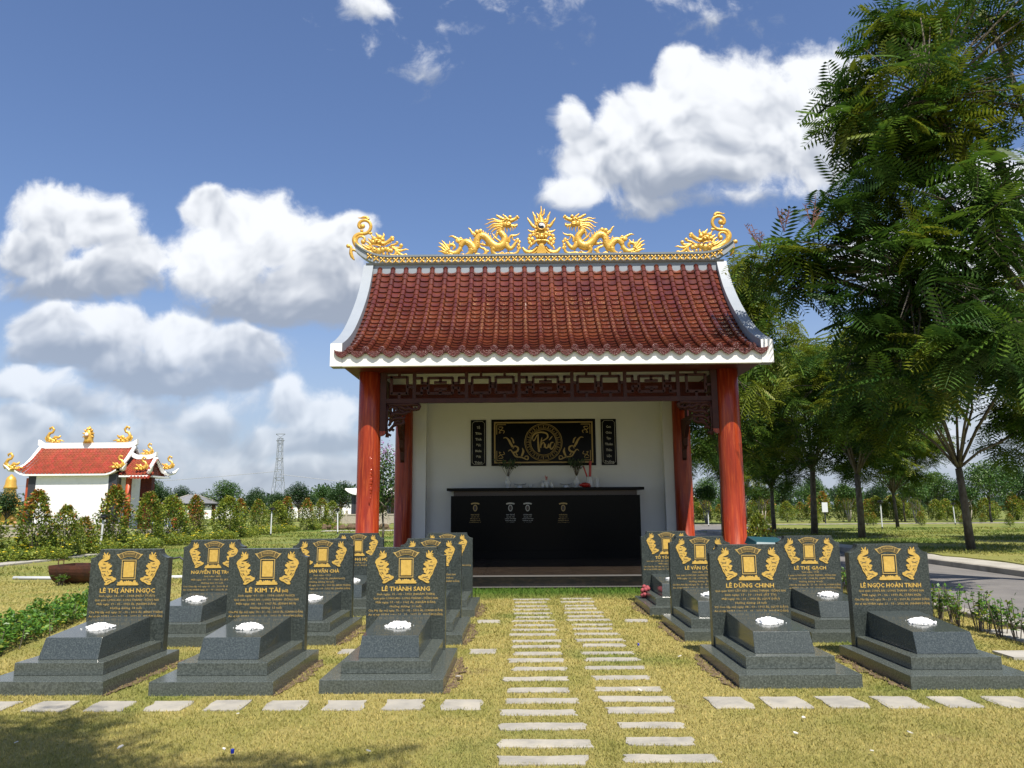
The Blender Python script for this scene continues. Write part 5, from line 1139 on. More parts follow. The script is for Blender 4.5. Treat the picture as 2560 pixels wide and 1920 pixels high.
for (u, v) in ((1960,520),(2030,510),(1900,560)):      # dry seed sprays
    c = AT(u, v + 60, 13); r = random.Random(u)
    for k in range(5):
        d = Vector((r.uniform(-.25, .25), r.uniform(-.2, .2), r.uniform(.25, .55))); b.tube([c, c + d * .5, c + d], .006, 3)
        for j in range(7): p = c + d * (.4 + .6 * j / 7); b.tube([p, p + Vector((r.uniform(-.09, .09), r.uniform(-.05, .05), r.uniform(0, .08)))], [.008, .005], 3)
b.v = [(x - TB[0], y - TB[1], z - .12) for x, y, z in b.v]; b.build('seed_spray', M['seedpod'], t)
# --- roadside trees of the same kind, copies of two
def feathery(seed, name, lab, Rr, Hb, Ht, nros, trunk_r, fk, lean=0.0):
    rg = np.random.default_rng(seed); t = thing(name, lab, 'tree')
    els = []
    for k in range(11):
        q = 2 * PI * k / 11 + rg.uniform(-.3, .3); rr = Rr * rg.uniform(.35, .72) if k < 8 else Rr * .2; zc = Hb + (Ht - Hb) * (rg.uniform(.2, .75) if k < 8 else rg.uniform(.5, .85))
        els.append(((rr * math.cos(q), rr * math.sin(q), zc), (Rr * .36, Rr * .36, (Ht - Hb) * .22), nros // 11))
    pts = crown_pts(els, rg); b = MB(); fork = (lean, 0, fk)
    b.tube([(0, 0, -.05), (lean * .3, .02, fk * .5), fork], [trunk_r * 1.25, trunk_r, trunk_r * .9], 10)
    limbs(b, fork, [e_[0] for e_ in els], pts[::3], rg, trunk_r * .42, .028); b.build('trunk', M['bark'], t, smooth=True)
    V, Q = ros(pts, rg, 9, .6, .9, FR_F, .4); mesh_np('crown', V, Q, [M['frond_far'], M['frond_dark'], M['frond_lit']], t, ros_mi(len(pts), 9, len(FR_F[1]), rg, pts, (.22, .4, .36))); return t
fa = feathery(3, 'flame_tree', '', 4.6, 2.5, 8.6, 430, .13, 2.7); fb = feathery(4, 'flame_tree', '', 4.2, 2.35, 8.0, 400, .11, 2.5, .12)
fc = feathery(6, 'flame_tree', '', 1.9, 5.6, 9.4, 55, .11, 5.4, .1)
def put(src, x, y, s, rz, lab, z=.12, grp='feathery trees along the roads', used=set()):
    o = src if src.name not in used else copy_tree(src); used.add(src.name); o.location = (x, y, z); o.rotation_euler = (0, 0, rz); o.scale = (s, s, s * 1.0); return tag(o, lab, 'tree', grp)
o_ = put(fa, 6.25, 23.6, 1.06, .4, 'dark feathery tree seen between the red columns and above the right roof corner', 0); o_.scale = (.74, .74, 1.12)
put(fb, 13.65, 23.5, 1.0, 2.2, 'feathery tree with a pale-based mottled trunk at the grass edge across the road')
put(fa, 14.05, 31.8, .98, 3.9, 'feathery tree with a slender curved trunk behind the granite stone nearest the road')
put(fb, 13.9, 36.5, 1.25, 5.2, 'feathery tree with the thickest dark trunk, beyond the green bin')
put(fa, 14.3, 43.5, .85, 1.1, 'slim feathery tree between the green bin and the thick dark trunk')
put(fb, 17.9, 61.2, .95, .2, 'farther feathery tree on the grass beyond the road junction')
put(fa, 7.8, 63, .95, 2.0, 'feathery tree beyond the junction, seen beside the right rear column')
put(fb, 22.5, 46, .8, 2.6, 'small feathery tree standing alone on the far lawn', .15)
put(fb, 10.3, 62.5, 1.0, 4.2, 'feathery tree beyond the junction, hidden partly by the right front column')
put(fa, 21.5, 26.5, 1.05, 5.0, 'feathery tree at the right edge, second tree deep across the road', .15)
# the tree behind the viewer whose shade falls on the foreground grass
o = fc; o.location = (-1.7, -.25, 0); o.scale = (1.1, 1.0, 1); tag(o, 'feathery tree behind the viewer that shades the lower left lawn', 'tree', 'feathery trees along the roads')

def broad(seed, name, kind_mat, Rr, Hb, Ht, nl, ls, trunk_r, fk, bark='bark', lumps=9, trunks=1, extra=None):
    rg = np.random.default_rng(seed); t = thing(name, '', 'tree'); els = []
    for k in range(lumps):
        q = 2 * PI * k / lumps + rg.uniform(-.4, .4); rr = Rr * rg.uniform(.3, .62) if k < lumps - 3 else Rr * .15
        els.append(((rr * math.cos(q), rr * math.sin(q), Hb + (Ht - Hb) * (rg.uniform(.25, .62) if k < lumps - 3 else rg.uniform(.55, .8))), (Rr * .42, Rr * .42, (Ht - Hb) * .26), nl // lumps))
    pts = crown_pts(els, rg); b = MB(); fork = (0, 0, fk)
    for k in range(trunks):
        dx = (k - (trunks - 1) / 2) * .35; b.tube([(dx * .2, 0, -.05), (dx * .6 + .05, .02, fk * .5), (dx, 0, fk)], [trunk_r * 1.3, trunk_r, trunk_r * .85], 8)
        limbs(b, (dx, 0, fk), [e_[0] for e_ in els[k::trunks]], [], rg, trunk_r * .6, .03)
    b.build('trunk', M[bark], t, smooth=True); n = len(pts)
    V, Q = scatter(LEAF[0], LEAF[1], pts, rg.uniform(0, 2 * PI, n), rg.normal(.2, .6, n), rg.normal(0, .6, n), rg.uniform(.7, 1.3, n) * ls)
    mesh_np('crown', V, Q, M[kind_mat], t)
    if extra: 
        pp = pts[pts[:, 2] > Hb + (Ht - Hb) * .75][:160] + rg.normal(0, .08, (len(pts[pts[:, 2] > Hb + (Ht - Hb) * .75][:160]), 3)) + [0, 0, .15]; n = len(pp)
        V, Q = scatter(LEAF[0], LEAF[1], pp, rg.uniform(0, 2 * PI, n), rg.normal(-.6, .5, n), rg.normal(0, .6, n), np.full(n, ls * .8)); mesh_np('blossom', V, Q, M[extra], t)
    return t
ba = broad(11, 'broadleaf_tree', 'leaf', 2.5, 1.3, 5.2, 5200, .17, .07, 1.6); bb = broad(12, 'broadleaf_tree', 'leaf_dark', 2.6, 1.3, 5.0, 6500, .18, .12, 1.5, lumps=11)
bc = broad(13, 'plumeria_tree', 'leaf', 1.9, 1.6, 4.2, 2400, .19, .06, 1.3, 'pale_bark', 8, 3)
pt = broad(14, 'crape_myrtle', 'leaf', 1.15, .9, 4.15, 2600, .13, .05, 1.3, lumps=12, extra='purple')
pt.location = (-6.05, 33, 0); tag(pt, 'green tree with lilac blossom at its top, seen between the left columns', 'tree')
G2 = 'far trees beyond the lawns'
def px_x(u, Y): return AT(u, 1266, Y).x
for (src, u, Y, s, lab) in ((bb, 457, 100, 0.92, 'dark round tree just behind the grey-roofed pavilion'), (ba, 560, 72, .88, 'light green loose-crowned tree beside the grey-roofed pavilion'), (bb, 636, 95, 0.83, 'olive round tree between the pavilion tree and the pylon'),
        (bb, 695, 92, 0.71, 'small flat-topped tree at the foot of the pylon'), (bb, 747, 90, 0.92, 'broad dark tree to the right of the pylon'), (ba, 800, 92, 0.90, 'looser tree between the broad dark one and the round clipped one'), (bb, 853, 88, 0.92, 'round clipped dark tree close to the left red column'),
        (bb, 18, 56, .62, 'dark tree in front of the golden bell tower at the left edge'), (bb, 385, 90, .98, 'dark tree right of the red-roofed temple porch'), (bb, 350, 88, 1.15, 'tall dark tree directly behind the red-roofed temple porch'), (bb, 500, 105, .75, 'dark tree behind the light green pavilion tree')):
    put(src, px_x(u, Y), Y, s, u * .37, lab, 0, G2)
for (src, u, Y, s, lab) in ((ba, 2260, 66, 1.02, 'leafy green tree on the far lawn, left of the mottled roadside trunk'), (ba, 2345, 72, .95, 'leafy green tree right behind the mottled roadside trunk'), (bb, 2405, 84, .85, 'dark tree in the gap right of the mottled roadside trunk'), (ba, 2475, 62, 1.05, 'leafy tree with twin trunks near the right edge'), (bb, 2540, 70, 1.1, 'dark leafy tree at the far right edge'),
        (bb, 2195, 100, .85, 'dark round tree at the treeline left of the leafy green one'), (bb, 2110, 95, .82, 'dark tree at the treeline behind the curved roadside trunk'), (bc, 2120, 66, .80, 'plumeria with pale forked trunk just left of the curved roadside trunk'), (bc, 2290, 60, .80, 'plumeria with pale slanting trunk on the far lawn'), (bc, 2420, 68, .75, 'plumeria with pale bare branches behind the hedge, near the right edge'),
        (bc, 1905, 66, .80, 'plumeria with pale trunk right of the front red column'), (bc, 1765, 64, .80, 'plumeria with pale trunk seen between the right columns'), (bb, 1960, 92, .95, 'dark tree at the treeline behind the slim feathery tree'), (bb, 1850, 96, .95, 'dark tree at the treeline beside the front red column'), (ba, 2030, 84, .95, 'green tree at the treeline behind the thick dark trunk'), (ba, 1775, 88, 1.0, 'green tree at the treeline seen between the right columns'), (bb, 2320, 104, .8, 'dark round tree at the treeline, middle of the far lawn')):
    put(src, px_x(u, Y), Y, s, u * .61, lab, 0 if Y > 48 else .15, G2)
# far woods along the horizon
rg = np.random.default_rng(77); n = 60000
X_ = rg.uniform(-260, 260, n); hgt = 2.6 + 1.3 * np.sin(X_ * .11) + 1.0 * np.sin(X_ * .037 + 2) + 1.0 * np.sin(X_ * .31 + 1)
Y_ = rg.uniform(150, 185, n); Z_ = (rg.random(n) ** .8) * (hgt + 1.2)
V, Q = scatter(LEAF[0], LEAF[1], np.stack([X_, Y_, Z_], 1), rg.uniform(0, 2 * PI, n), rg.normal(0, .8, n), rg.normal(0, .8, n), rg.uniform(.5, 1.1, n))
tag(mesh_np('treeline', V, Q, M['leaf_dark']), 'low dark woods along the horizon behind everything', 'woods', kind='stuff')

# --- conical shrubs with red young tips, and yellow-flowering bushes
def shrub(seed, R0, Hh, nl, red, ls=.105):
    rg = np.random.default_rng(seed); t = thing('photinia_shrub', '', 'shrub')
    b = MB(); 
    for k in range(4): q = k * 1.6; b.tube([(.03 * math.cos(q), .03 * math.sin(q), 0), (.2 * math.cos(q), .2 * math.sin(q), Hh * .45), (.1 * math.cos(q), .1 * math.sin(q), Hh * .8)], [.02, .014, .006], 5)
    b.build('stem', M['bark'], t)
    u = rg.random(nl) ** .8; z = .12 + (Hh - .12) * u; prof = np.sin(PI * np.clip(u * .74 + .24, 0, 1)) ** .8; q = rg.uniform(0, 2 * PI, nl)
    lum = 1 + .22 * np.sin(q * 3 + u * 9 + seed) + .15 * np.sin(q * 5 - u * 13); r = R0 * prof * lum * rg.uniform(.55, 1.05, nl)
    P_ = np.stack([r * np.cos(q), r * np.sin(q), z + rg.normal(0, .04, nl)], 1)
    V, Q = scatter(LEAF[0], LEAF[1], P_, q + rg.normal(0, .8, nl), rg.normal(-.3, .5, nl), rg.normal(0, .6, nl), rg.uniform(.7, 1.3, nl) * ls)
    pr = rg.random(nl); patch = np.sin(q * 2 + seed * 1.3) * .5 + .5
    mi = np.where(pr < red * (u ** 2) * (.3 + patch), 2, np.where(pr < .25 + .35 * u, 1, 0))
    mesh_np('foliage', V, Q, [M['leaf_shrub'], M['leaf_yel'], M['leaf_red']], t, mi); return t
s1, s2, s3, s4 = shrub(1, .62, 2.1, 3400, .22), shrub(2, .52, 2.05, 2900, .55), shrub(3, .72, 1.8, 3900, .1), shrub(5, .5, 1.5, 1900, .4)
def putS(src, x, y, s, rz, lab, grp, cat='shrub', used=set(), z=0):
    o = src if src.name not in used else copy_tree(src); used.add(src.name); o.location = (x, y, z); o.rotation_euler = (0, 0, rz); o.scale = (s, s, s); return tag(o, lab, cat, grp)
GS = 'conical red-tipped shrubs in the row left of the graves'
for i, (src, x, y, s, lab) in enumerate([(s3, -17.0, 23.6, 1.05, 'bushy shrub at the left edge of the photo, below the golden bell tower'), (s2, -15.55, 24.2, .98, 'shrub with a pinkish-red tip before the temple\'s dark left pillar'), (s1, -15.0, 24.9, .75, 'low narrow shrub before the left part of the white temple wall'), (s4, -15.3, 26.5, .80, 'small pointed shrub before the middle of the white temple wall'), (s2, -15.25, 28.3, 1.10, 'tall orange-tipped shrub before the temple\'s dark right pillar'),
      (s1, -15.9, 32.3, 1.0, 'shrub just right of the red temple porch columns'), (s3, -16.2, 35.0, 1.1, 'wide green shrub left of the grey-roofed pavilion'), (s2, -16.3, 37.8, 1.0, 'slim shrub with a pink tip before the grey-roofed pavilion'), (s3, -15.75, 40.6, 1.12, 'yellow-green shrub below the light green tree'), (s2, -16.3, 43.8, .95, 'shrub with the brightest red-orange top, right of the light green tree'),
      (s1, -17.6, 50.6, .95, 'narrow shrub left of the white lamp post with the second base'), (s3, -16.9, 52.5, 1.05, 'rounded shrub just right of a white lamp post, below the pylon'), (s2, -16.6, 53.6, 1.05, 'red-tipped shrub touching the rounded one below the pylon'), (s2, -15.15, 53.5, 1.0, 'orange-tipped shrub standing clear on the lawn, below the broad dark tree'), (s1, -15.25, 57.7, 1.0, 'bronze-tipped shrub left of the last one in the row'), (s3, -14.95, 59.8, 1.05, 'last shrub of the row, close to the slanting white post')]):
    o = putS(src, x, y, s, i * 1.7, lab, GS); o.scale = (s * 1.0, s * 1.0, s * 1.06)
# hedge row far right
GH = 'red-tipped shrubs in the far hedge beyond the road'
rr_ = random.Random(9)
for i in range(34):
    x = 9.5 + i * 1.18 + rr_.uniform(-.2, .2); y = 68.5 + rr_.uniform(-.6, .6)
    putS([s3, s2, s1, s4][rr_.randrange(4)], x, y, rr_.uniform(.95, 1.3), i, 'red-tipped shrub in the hedge row across the far lawn', GH)
for i, (u, Y, s) in enumerate(((2035, 58, .75), (2165, 57, .6), (2180, 56, .62), (2300, 55, .65), (2405, 54, .5), (2520, 52, .55), (2455, 60, .5), (1925, 58, .7))):
    putS(s4, px_x(u, Y), Y, s, i * 2.1, 'small young shrub standing by itself on the far lawn', 'single young shrubs on the far lawn')
def yellow_bush(seed):
    rg = np.random.default_rng(seed); t = thing('yellow_flower_bush', '', 'bush'); nl = 2400
    q = rg.uniform(0, 2 * PI, nl); r = .8 * rg.random(nl) ** .5; z = rg.random(nl) * .75 * (1 - .5 * r / .8) + .05; P_ = np.stack([r * np.cos(q), r * np.sin(q), z], 1)
    V, Q = scatter(LEAF[0], LEAF[1], P_, rg.uniform(0, 2 * PI, nl), rg.normal(-.5, .6, nl), rg.normal(0, .6, nl), rg.uniform(.07, .11, nl)); mesh_np('foliage', V, Q, [M['leaf_shrub'], M['leaf_yel']], t, rg.integers(0, 2, nl))
    nf = 17; q = rg.uniform(0, 2 * PI, nf); r = .8 * rg.random(nf) ** .5; c = np.stack([r * np.cos(q), r * np.sin(q), .22 + rg.random(nf) * .6], 1)
    P_ = np.repeat(c, 5, 0); ya = np.tile(np.arange(5) * 2 * PI / 5, nf); V, Q = scatter(np.array([[0, 0, 0], [.5, .35, .1], [1, 0, .0], [.5, -.35, .1]]), LEAF[1], P_, ya, np.full(nf * 5, -.2), np.repeat(rg.normal(0, .9, nf), 5), np.full(nf * 5, .075)); mesh_np('blossom', V, Q, M['petal'], t)
    b = MB()
    for k in range(9): q_ = k * .7; b.tube([(.1 * math.cos(q_), .1 * math.sin(q_), 0), (.45 * math.cos(q_), .45 * math.sin(q_), .5)], [.012, .005], 4)
    b.build('stem', M['bark'], t); return t
y1, y2 = yellow_bush(31), yellow_bush(32)
for i, (x, y, s) in enumerate([(-17.6, 22.6, 1.1), (-16.4, 22.9, 1.15), (-15.5, 23.1, .9), (-14.9, 23.9, .9), (-15.6, 25.6, 1.1), (-14.8, 27.0, 1.05), (-14.7, 29.0, 1.05), (-15.3, 30.6, 1.1), (-15.2, 33.4, 1.1), (-15.6, 36.3, 1.0), (-15.2, 38.8, 1.0), (-15.2, 41.6, 1.0), (-15.8, 45.5, 1.1), (-15.8, 48.5, 1.1), (-15.9, 51.6, .9), (-14.7, 54.6, 1.0), (-16.0, 53.0, .8), (-14.5, 58.6, .9), (-15.0, 56.3, .8), (-16.6, 25.0, 1.2), (-16.4, 28.2, 1.3), (-17, 31, 1.3), (-18.2, 24.5, 1.2), (-17.4, 34, 1.2)]):
    o = putS([y1, y2][i % 2], x, y, s * .92, i * 1.3, 'low sprawling bush with yellow trumpet flowers under the conical shrubs', 'yellow-flowering bushes along the shrub row', 'bush'); o.scale.z *= .72
# leafy hedge beside the outermost grave
rg = np.random.default_rng(8); n = 12000; tt = rg.random(n) ** 1.1; yy_ = 7.0 + 7.6 * tt; xx_ = -5.62 - 1.75 * tt + rg.uniform(-.36, .30, n); h = (.29 - .14 * tt + .07 * np.sin(yy_ * 5) + .05 * np.sin(yy_ * 11)) * np.clip(1.1 - (abs(xx_ + 5.65 + 1.75 * tt) / .42) ** 2, .1, 1); zz = rg.random(n) ** .5 * h
V, Q = scatter(LEAF[0], LEAF[1], np.stack([xx_, yy_, zz + .02], 1), rg.uniform(0, 2 * PI, n), rg.normal(-.25, .5, n), rg.normal(0, .5, n), rg.uniform(.04, .075, n))
t = thing('hedge', 'low glossy green hedge beside the outermost left grave', 'hedge', (0, 0, 0)); mesh_np('foliage', V, Q, [M['leaf_hedge'], M['leaf_yel']], t, (rg.random(n) < .12).astype(int))
b = MB()
for k in range(60): q = rg.random(); x, y = -5.33 - 1.55 * q + rg.uniform(-.25, .25), 7 + 7.6 * q; b.tube([(x, y, 0), (x + rg.uniform(-.06, .06), y + rg.uniform(-.06, .06), .25)], [.006, .003], 4)
b.build('stem', M['bark'], t)
# young plants along the road
def sapling(seed):
    rg = np.random.default_rng(seed); t = thing('roadside_plant', '', 'plant'); b = MB(); P_ = []
    for k in range(6):
        q = rg.uniform(0, 2 * PI); l = rg.uniform(.03, .13); top = (l * math.cos(q), l * math.sin(q), rg.uniform(.3, .46)); b.tube([(l * .3 * math.cos(q), l * .3 * math.sin(q), 0), top], [.006, .004], 4)
        for j in range(13): w_ = rg.uniform(.35, 1.05); P_.append((top[0] * w_ + rg.normal(0, .02), top[1] * w_ + rg.normal(0, .02), top[2] * w_))
    b.build('stem', M['bark'], t); P_ = np.array(P_); n = len(P_)
    V, Q = scatter(LEAF[0], LEAF[1], P_, rg.uniform(0, 2 * PI, n), rg.normal(-.4, .4, n), rg.normal(0, .5, n), rg.uniform(.045, .075, n)); mesh_np('foliage', V, Q, [M['leaf_hedge'], M['leaf_yel']], t, (rg.random(n) < (.15 if seed % 2 else .45)).astype(int)); return t
p1, p2, p3 = sapling(41), sapling(42), sapling(43)
for i in range(38):
    q = i / 37; y = 8.3 + 6.2 * q; putS([p1, p2, p3][i % 3], 5.62 + .07 * math.sin(i * 2.3), y, .98 + .12 * math.sin(i * 1.7), i * 1.1, 'young leafy plant in the thin row between the graves and the road', 'young plants in the row along the road', 'plant')
o = copy_tree(s3); o.location = (4.86, 15.75, 0); o.scale = (.42, .42, .75); tag(o, 'leafy shrub between the right front column and the green bin', 'shrub')
o = copy_tree(p2); o.location = (-8.7, 15.7, 0); o.scale = (1.6, 1.6, .7); tag(o, 'creeping weed in front of the rusty drum', 'plant')
o = copy_tree(p1); o.location = (-9.6, 15.9, 0); o.scale = (1.5, 1.5, .55); tag(o, 'creeping weed at the open end of the rusty drum', 'plant')
o = copy_tree(p3); o.location = (-6.9, 14.2, 0); o.scale = (1.2, 1.2, .9); tag(o, 'green weed between the two leftmost headstones', 'plant')

# ================================================================== temple beyond the shrubs
t = thing('temple', 'white-walled temple with orange-red tiled roofs, gold figures and a small porch, beyond the shrubs', 'temple', (-27.5, 47.5, 0))
def tp(b, name, m, parent=t, **k): b.v = [(x + 27.5, y - 47.5, z) for x, y, z in b.v]; return b.build(name, m, parent, **k)
b = MB(); b.box(-29.8, -25.3, 46.02, 49.9, .35, 3.75); tp(b, 'wall', M['white_paint'])
for x in (-30.25, -25.3): b = MB(); b.box(x, x + .45 if x < -27 else x + .52, 46.0, 46.5, 0, 3.7); tp(b, 'dark_pillar', M['dark_pillar'])
b = MB(); b.box(-30.6, -22.3, 45.9, 50.2, 0, .35); tp(b, 'base', M['cream_stone'])
b = MB(); b.box(-30.45, -30.28, 46.1, 46.3, .35, 3.5); tp(b, 'red_pillar', M['red_pillar'])
def tiled(b, x0, x1, y0, z0, y1, z1, curve=.25, n=None, up=.0):
    n = n or int((x1 - x0) / .22); rows = 12
    for k in range(n):
        xa = x0 + (x1 - x0) * k / n; w = (x1 - x0) / n
        for i in range(rows):
            def pt(t_, u): 
                y = y0 + (y1 - y0) * t_; e_ = min(u, 1 - u); lift = up * max(0, 1 - e_ / .12) ** 2 * (1 - t_) ** 2; return y, z0 + (z1 - z0) * (t_ - curve * t_ * (1 - t_)) + lift
            u_ = (k + .5) / n; ya, za = pt(i / rows, u_); yb, zb = pt((i + 1) / rows, u_); 
            v = []
            for (y, z, l) in ((ya, za, .035), (yb, zb, .0)):
                for (dx, dz) in ((0, -.01), (.25, .045), (.5, .06), (.75, .0), (1, -.01)): v.append((xa + w * dx, y, z + dz + l))
            for j in range(5): v.append((v[j][0], v[j][1], v[j][2] - .05))
            b.add(v, [(j, j + 1, 6 + j, 5 + j) for j in range(4)] + [(10 + j, 11 + j, j + 1, j) for j in range(4)])
def finial(b, x, y, z, s, d):      # small scroll-tailed gilt figure
    T = lambda pts, r: b.tube([(x + d * p[0] * s, y, z + p[1] * s) for p in pts], [q * s for q in r], 6, .6)
    T([(.9, .05), (.5, .12), (.1, .2), (-.1, .5), (.05, .75), (.25, .8), (.35, 1.0), (.2, 1.2), (.0, 1.12), (.05, .98)], [.06, .16, .2, .14, .12, .1, .1, .1, .08, .05]); T([(.3, .2), (.5, .45), (.75, .4), (.9, .55)], [.12, .14, .1, .06]); T([(.6, .1), (.9, .2), (1.2, .12)], [.12, .08, .03]); T([(-.1, .1), (-.25, .35), (-.2, .5)], [.08, .07, .05])
    for q in range(7): b.ball((x + d * s * (.1 + .12 * q), y - .04, z + s * (.15 + .12 * math.sin(q * 2))), s * .10, 6, 4)
b = MB(); tiled(b, -30.9, -24.85, 45.75, 3.72, 48.0, 5.50, .25, 28, .28); tiled(b, -30.9, -24.85, 50.25, 3.72, 48.0, 5.50, .25, 28, .28); r1 = tp(b, 'roof', M['orange_tile'])
b = MB()
for i in range(20):
    u0, u1 = i / 20, (i + 1) / 20; f_ = lambda u: 3.62 + .28 * max(0, 1 - min(u, 1 - u) / .12) ** 2
    xa, xb = -31.0 + 6.25 * u0, -31.0 + 6.25 * u1; b.add([(xa, 45.72, f_(u0)), (xb, 45.72, f_(u1)), (xb, 45.72, f_(u1) + .10), (xa, 45.72, f_(u0) + .10), (xa, 46.1, f_(u0)), (xb, 46.1, f_(u1))], [(0, 1, 2, 3), (4, 5, 1, 0)])
b.box(-30.5, -25.2, 46.0, 50, 3.62, 3.74)
b.v = [(x + 27.5, y - 47.5, z) for x, y, z in b.v]; b.build('eaves', M['white_paint'], r1)
def ridge_(b, x0, x1, y, z, h=.30, c=.25):
    n_ = 24; v = []
    for i in range(n_ + 1):
        u = i / n_; x = x0 + (x1 - x0) * u; e_ = min(u, 1 - u) * (x1 - x0); l = c * max(0, 1 - e_ / .5) ** 2; v += [(x, y - .12, z + l * 1.1), (x, y - .12, z + h + l), (x, y + .12, z + h + l), (x, y + .12, z + l * 1.1)]
    b.add(v, [(4 * i + 4 + a_, 4 * i + a_, 4 * i + (a_ + 1) % 4, 4 * i + 4 + (a_ + 1) % 4) for i in range(n_) for a_ in range(4)] + [(3, 2, 1, 0), (4 * n_, 4 * n_ + 1, 4 * n_ + 2, 4 * n_ + 3)])
b = MB(); ridge_(b, -31.1, -24.7, 48.0, 5.45, .36, .22)
for x in (-30.95, -24.85):      # gable edges running down to the eaves, ending in an upturned horn
    for s_ in (-1, 1):
        b.tube([(x, 48 + s_ * .05, 5.52), (x, 48 + s_ * .8, 4.78), (x, 48 + s_ * 1.5, 4.22)], .11, 6); sx_ = -1 if x < -27 else 1
        b.tube([(x, 48 + s_ * 1.4, 4.25), (x + sx_ * .22, 48 + s_ * 1.75, 4.0), (x + sx_ * .5, 48 + s_ * 2.1, 4.03), (x + sx_ * .75, 48 + s_ * 2.3, 4.32)], [.15, .16, .13, .02], 6)
b.v = [(x + 27.5, y - 47.5, z) for x, y, z in b.v]; b.build('ridge', M['white_paint'], r1)
b = MB(); b.prismx([(46.4, 3.75), (48, 5.35), (49.6, 3.75)][::-1], -24.98, -24.9); b.v = [(x + 27.5, y - 47.5, z) for x, y, z in b.v]; b.build('gable', M['beam'], r1)
b = MB(); tiled(b, -24.7, -23.1, 46.0, 3.62, 47.6, 4.72, .2, 8, .22); tiled(b, -24.7, -23.1, 49.2, 3.62, 47.6, 4.72, .2, 8, .22); tiled(b, -24.0, -22.75, 45.8, 3.40, 46.5, 3.80, .1, 6, .1); r2 = tp(b, 'porch_roof', M['orange_tile'])
b = MB(); ridge_(b, -24.8, -23.2, 47.6, 4.7, .28, .18)
for s_ in (-1, 1): b.tube([(-23.25, 47.6 + s_ * .05, 4.75), (-23.2, 47.6 + s_ * .9, 3.95), (-23.0, 47.6 + s_ * 1.3, 3.8), (-22.75, 47.6 + s_ * 1.6, 3.9), (-22.55, 47.6 + s_ * 1.75, 4.2)], [.11, .12, .14, .11, .02], 6)
b.box(-24.7, -22.9, 46.0, 49.0, 3.52, 3.62); b.v = [(x + 27.5, y - 47.5, z) for x, y, z in b.v]; b.build('ridge', M['white_paint'], r2)
b = MB(); b.prismx([(46.6, 3.7), (47.6, 4.5), (48.6, 3.7)][::-1], -23.4, -23.32); b.v = [(x + 27.5, y - 47.5, z) for x, y, z in b.v]; b.build('gable', M['beam'], r2)
for x, w in ((-24.25, .17), ): b = MB(); b.lathe([(w, 0), (w, 3.3)], (x, 46.4, .35), 14); tp(b, 'column', M['red_pillar'], smooth=True)
b = MB(); b.lathe([(.30, 0), (.30, 3.2)], (-23.45, 46.9, .35), 16); b.box(-23.25, -22.98, 46.7, 47.1, .35, 3.55); tp(b, 'column', M['beam'])
fz = [(-30.5, 48, 5.82, .85, 1), (-25.3, 48, 5.82, .85, -1), (-31.6, 45.9, 4.0, .85, 1), (-31.1, 49.9, 4.5, .6, 1), (-24.5, 45.9, 4.05, .65, -1), (-23.6, 47.6, 4.98, .6, -1), (-23.2, 46.2, 3.95, .65, -1), (-22.7, 48.6, 4.1, .7, -1)]
for f_ in fz: b = MB(); finial(b, *f_); tp(b, 'gilt_finial', M['gold'], smooth=True)
b = MB(); b.lathe([(.32, 0), (.26, .2), (.3, .45), (.24, .7), (.12, .95), (.02, 1.1)], (-27.9, 48, 5.8), 10); b.ball((-27.9, 47.8, 6.3), .17, 10, 6)
for q in range(8): a_ = -.4 + q * PI * 1.25 / 7; b.tube([(-27.9 + .22 * math.cos(a_), 47.9, 6.35 + .28 * math.sin(a_)), (-27.9 + .40 * math.cos(a_), 47.9, 6.35 + .48 * math.sin(a_))], [.09, .02], 5)
tp(b, 'pearl_ornament', M['gold'], smooth=True)
b = MB(); b.ball((-27.88, 47.66, 6.32), .12, 10, 6, (1, .5, 1)); tp(b, 'white_disc', M['white_disc'])
t = thing('stone_wall', 'low stone wall with round finials before the white temple wall', 'wall', (-28, 44.8, 0))
b = MB(); b.box(-4, 4.2, 0, .25, 0, .62); b.box(-4.05, 4.25, -.04, .29, .62, .70); b.build('wall', M['cream_stone'], t)
for x in (-3.6, 1.8): b = MB(); b.lathe([(.15, .70), (.16, .78), (.07, .84), (.13, .92), (.12, 1.0), (.03, 1.1)], (x, .12, 0), 10); b.build('post_finial', M['dark_pillar'], t, smooth=True)
t = thing('bell_tower', 'golden bell-shaped tower top above tiered gold eaves at the left edge', 'tower', (AT(28, 1200, 60).x, 60, 0))
b = MB(); b.lathe([(.50, 3.25), (.47, 3.4), (.40, 3.6), (.38, 3.9), (.30, 4.15), (.15, 4.28), (.05, 4.4)], n=24); b.build('bell', M['gold'], t, smooth=True)
b = MB(); b.lathe([(1.3, 1.7), (.75, 2.05), (.6, 2.2), (.9, 2.22), (.5, 2.6), (.42, 3.25)], n=8); b.lathe([(.7, 0), (.7, 1.75)], n=8); b.build('tiered_eaves', M['gold'], t)

# grey-roofed pavilion and the white-roofed one behind the left column
px_, Yp = AT(480, 1266, 70).x, 70
t = thing('pavilion', 'small pavilion with a grey hipped roof and brick-brown pillars, beside the light green tree', 'pavilion', (px_, Yp, 0))
b = MB(); b.frust((-1.95, 1.95, -1.9, 1.9), (-.25, .25, -.2, .2), 2.05, 2.85); r1 = b.build('roof', M['grey_roof'], t)
b = MB()
for (x, y) in ((-1, -1), (1, -1), (1, 1), (-1, 1)): b.tube([(x * 1.95, y * 1.9, 2.08), (x * .25, y * .2, 2.87)], .05, 5)
b.build('hip_trim', M['concrete'], r1); b = MB(); b.box(-1.85, 1.85, -1.8, 1.8, 1.92, 2.05); b.build('eave_board', M['dark_pillar'], t)
for (x, y) in ((-1.6, -1.5), (1.35, -1.5), (-1.6, 1.5), (1.35, 1.5), (.55, -1.5)): b = MB(); b.box(x - .13, x + .13, y, y + .3, 0, 1.92); b.build('pillar', M['brick'], t)
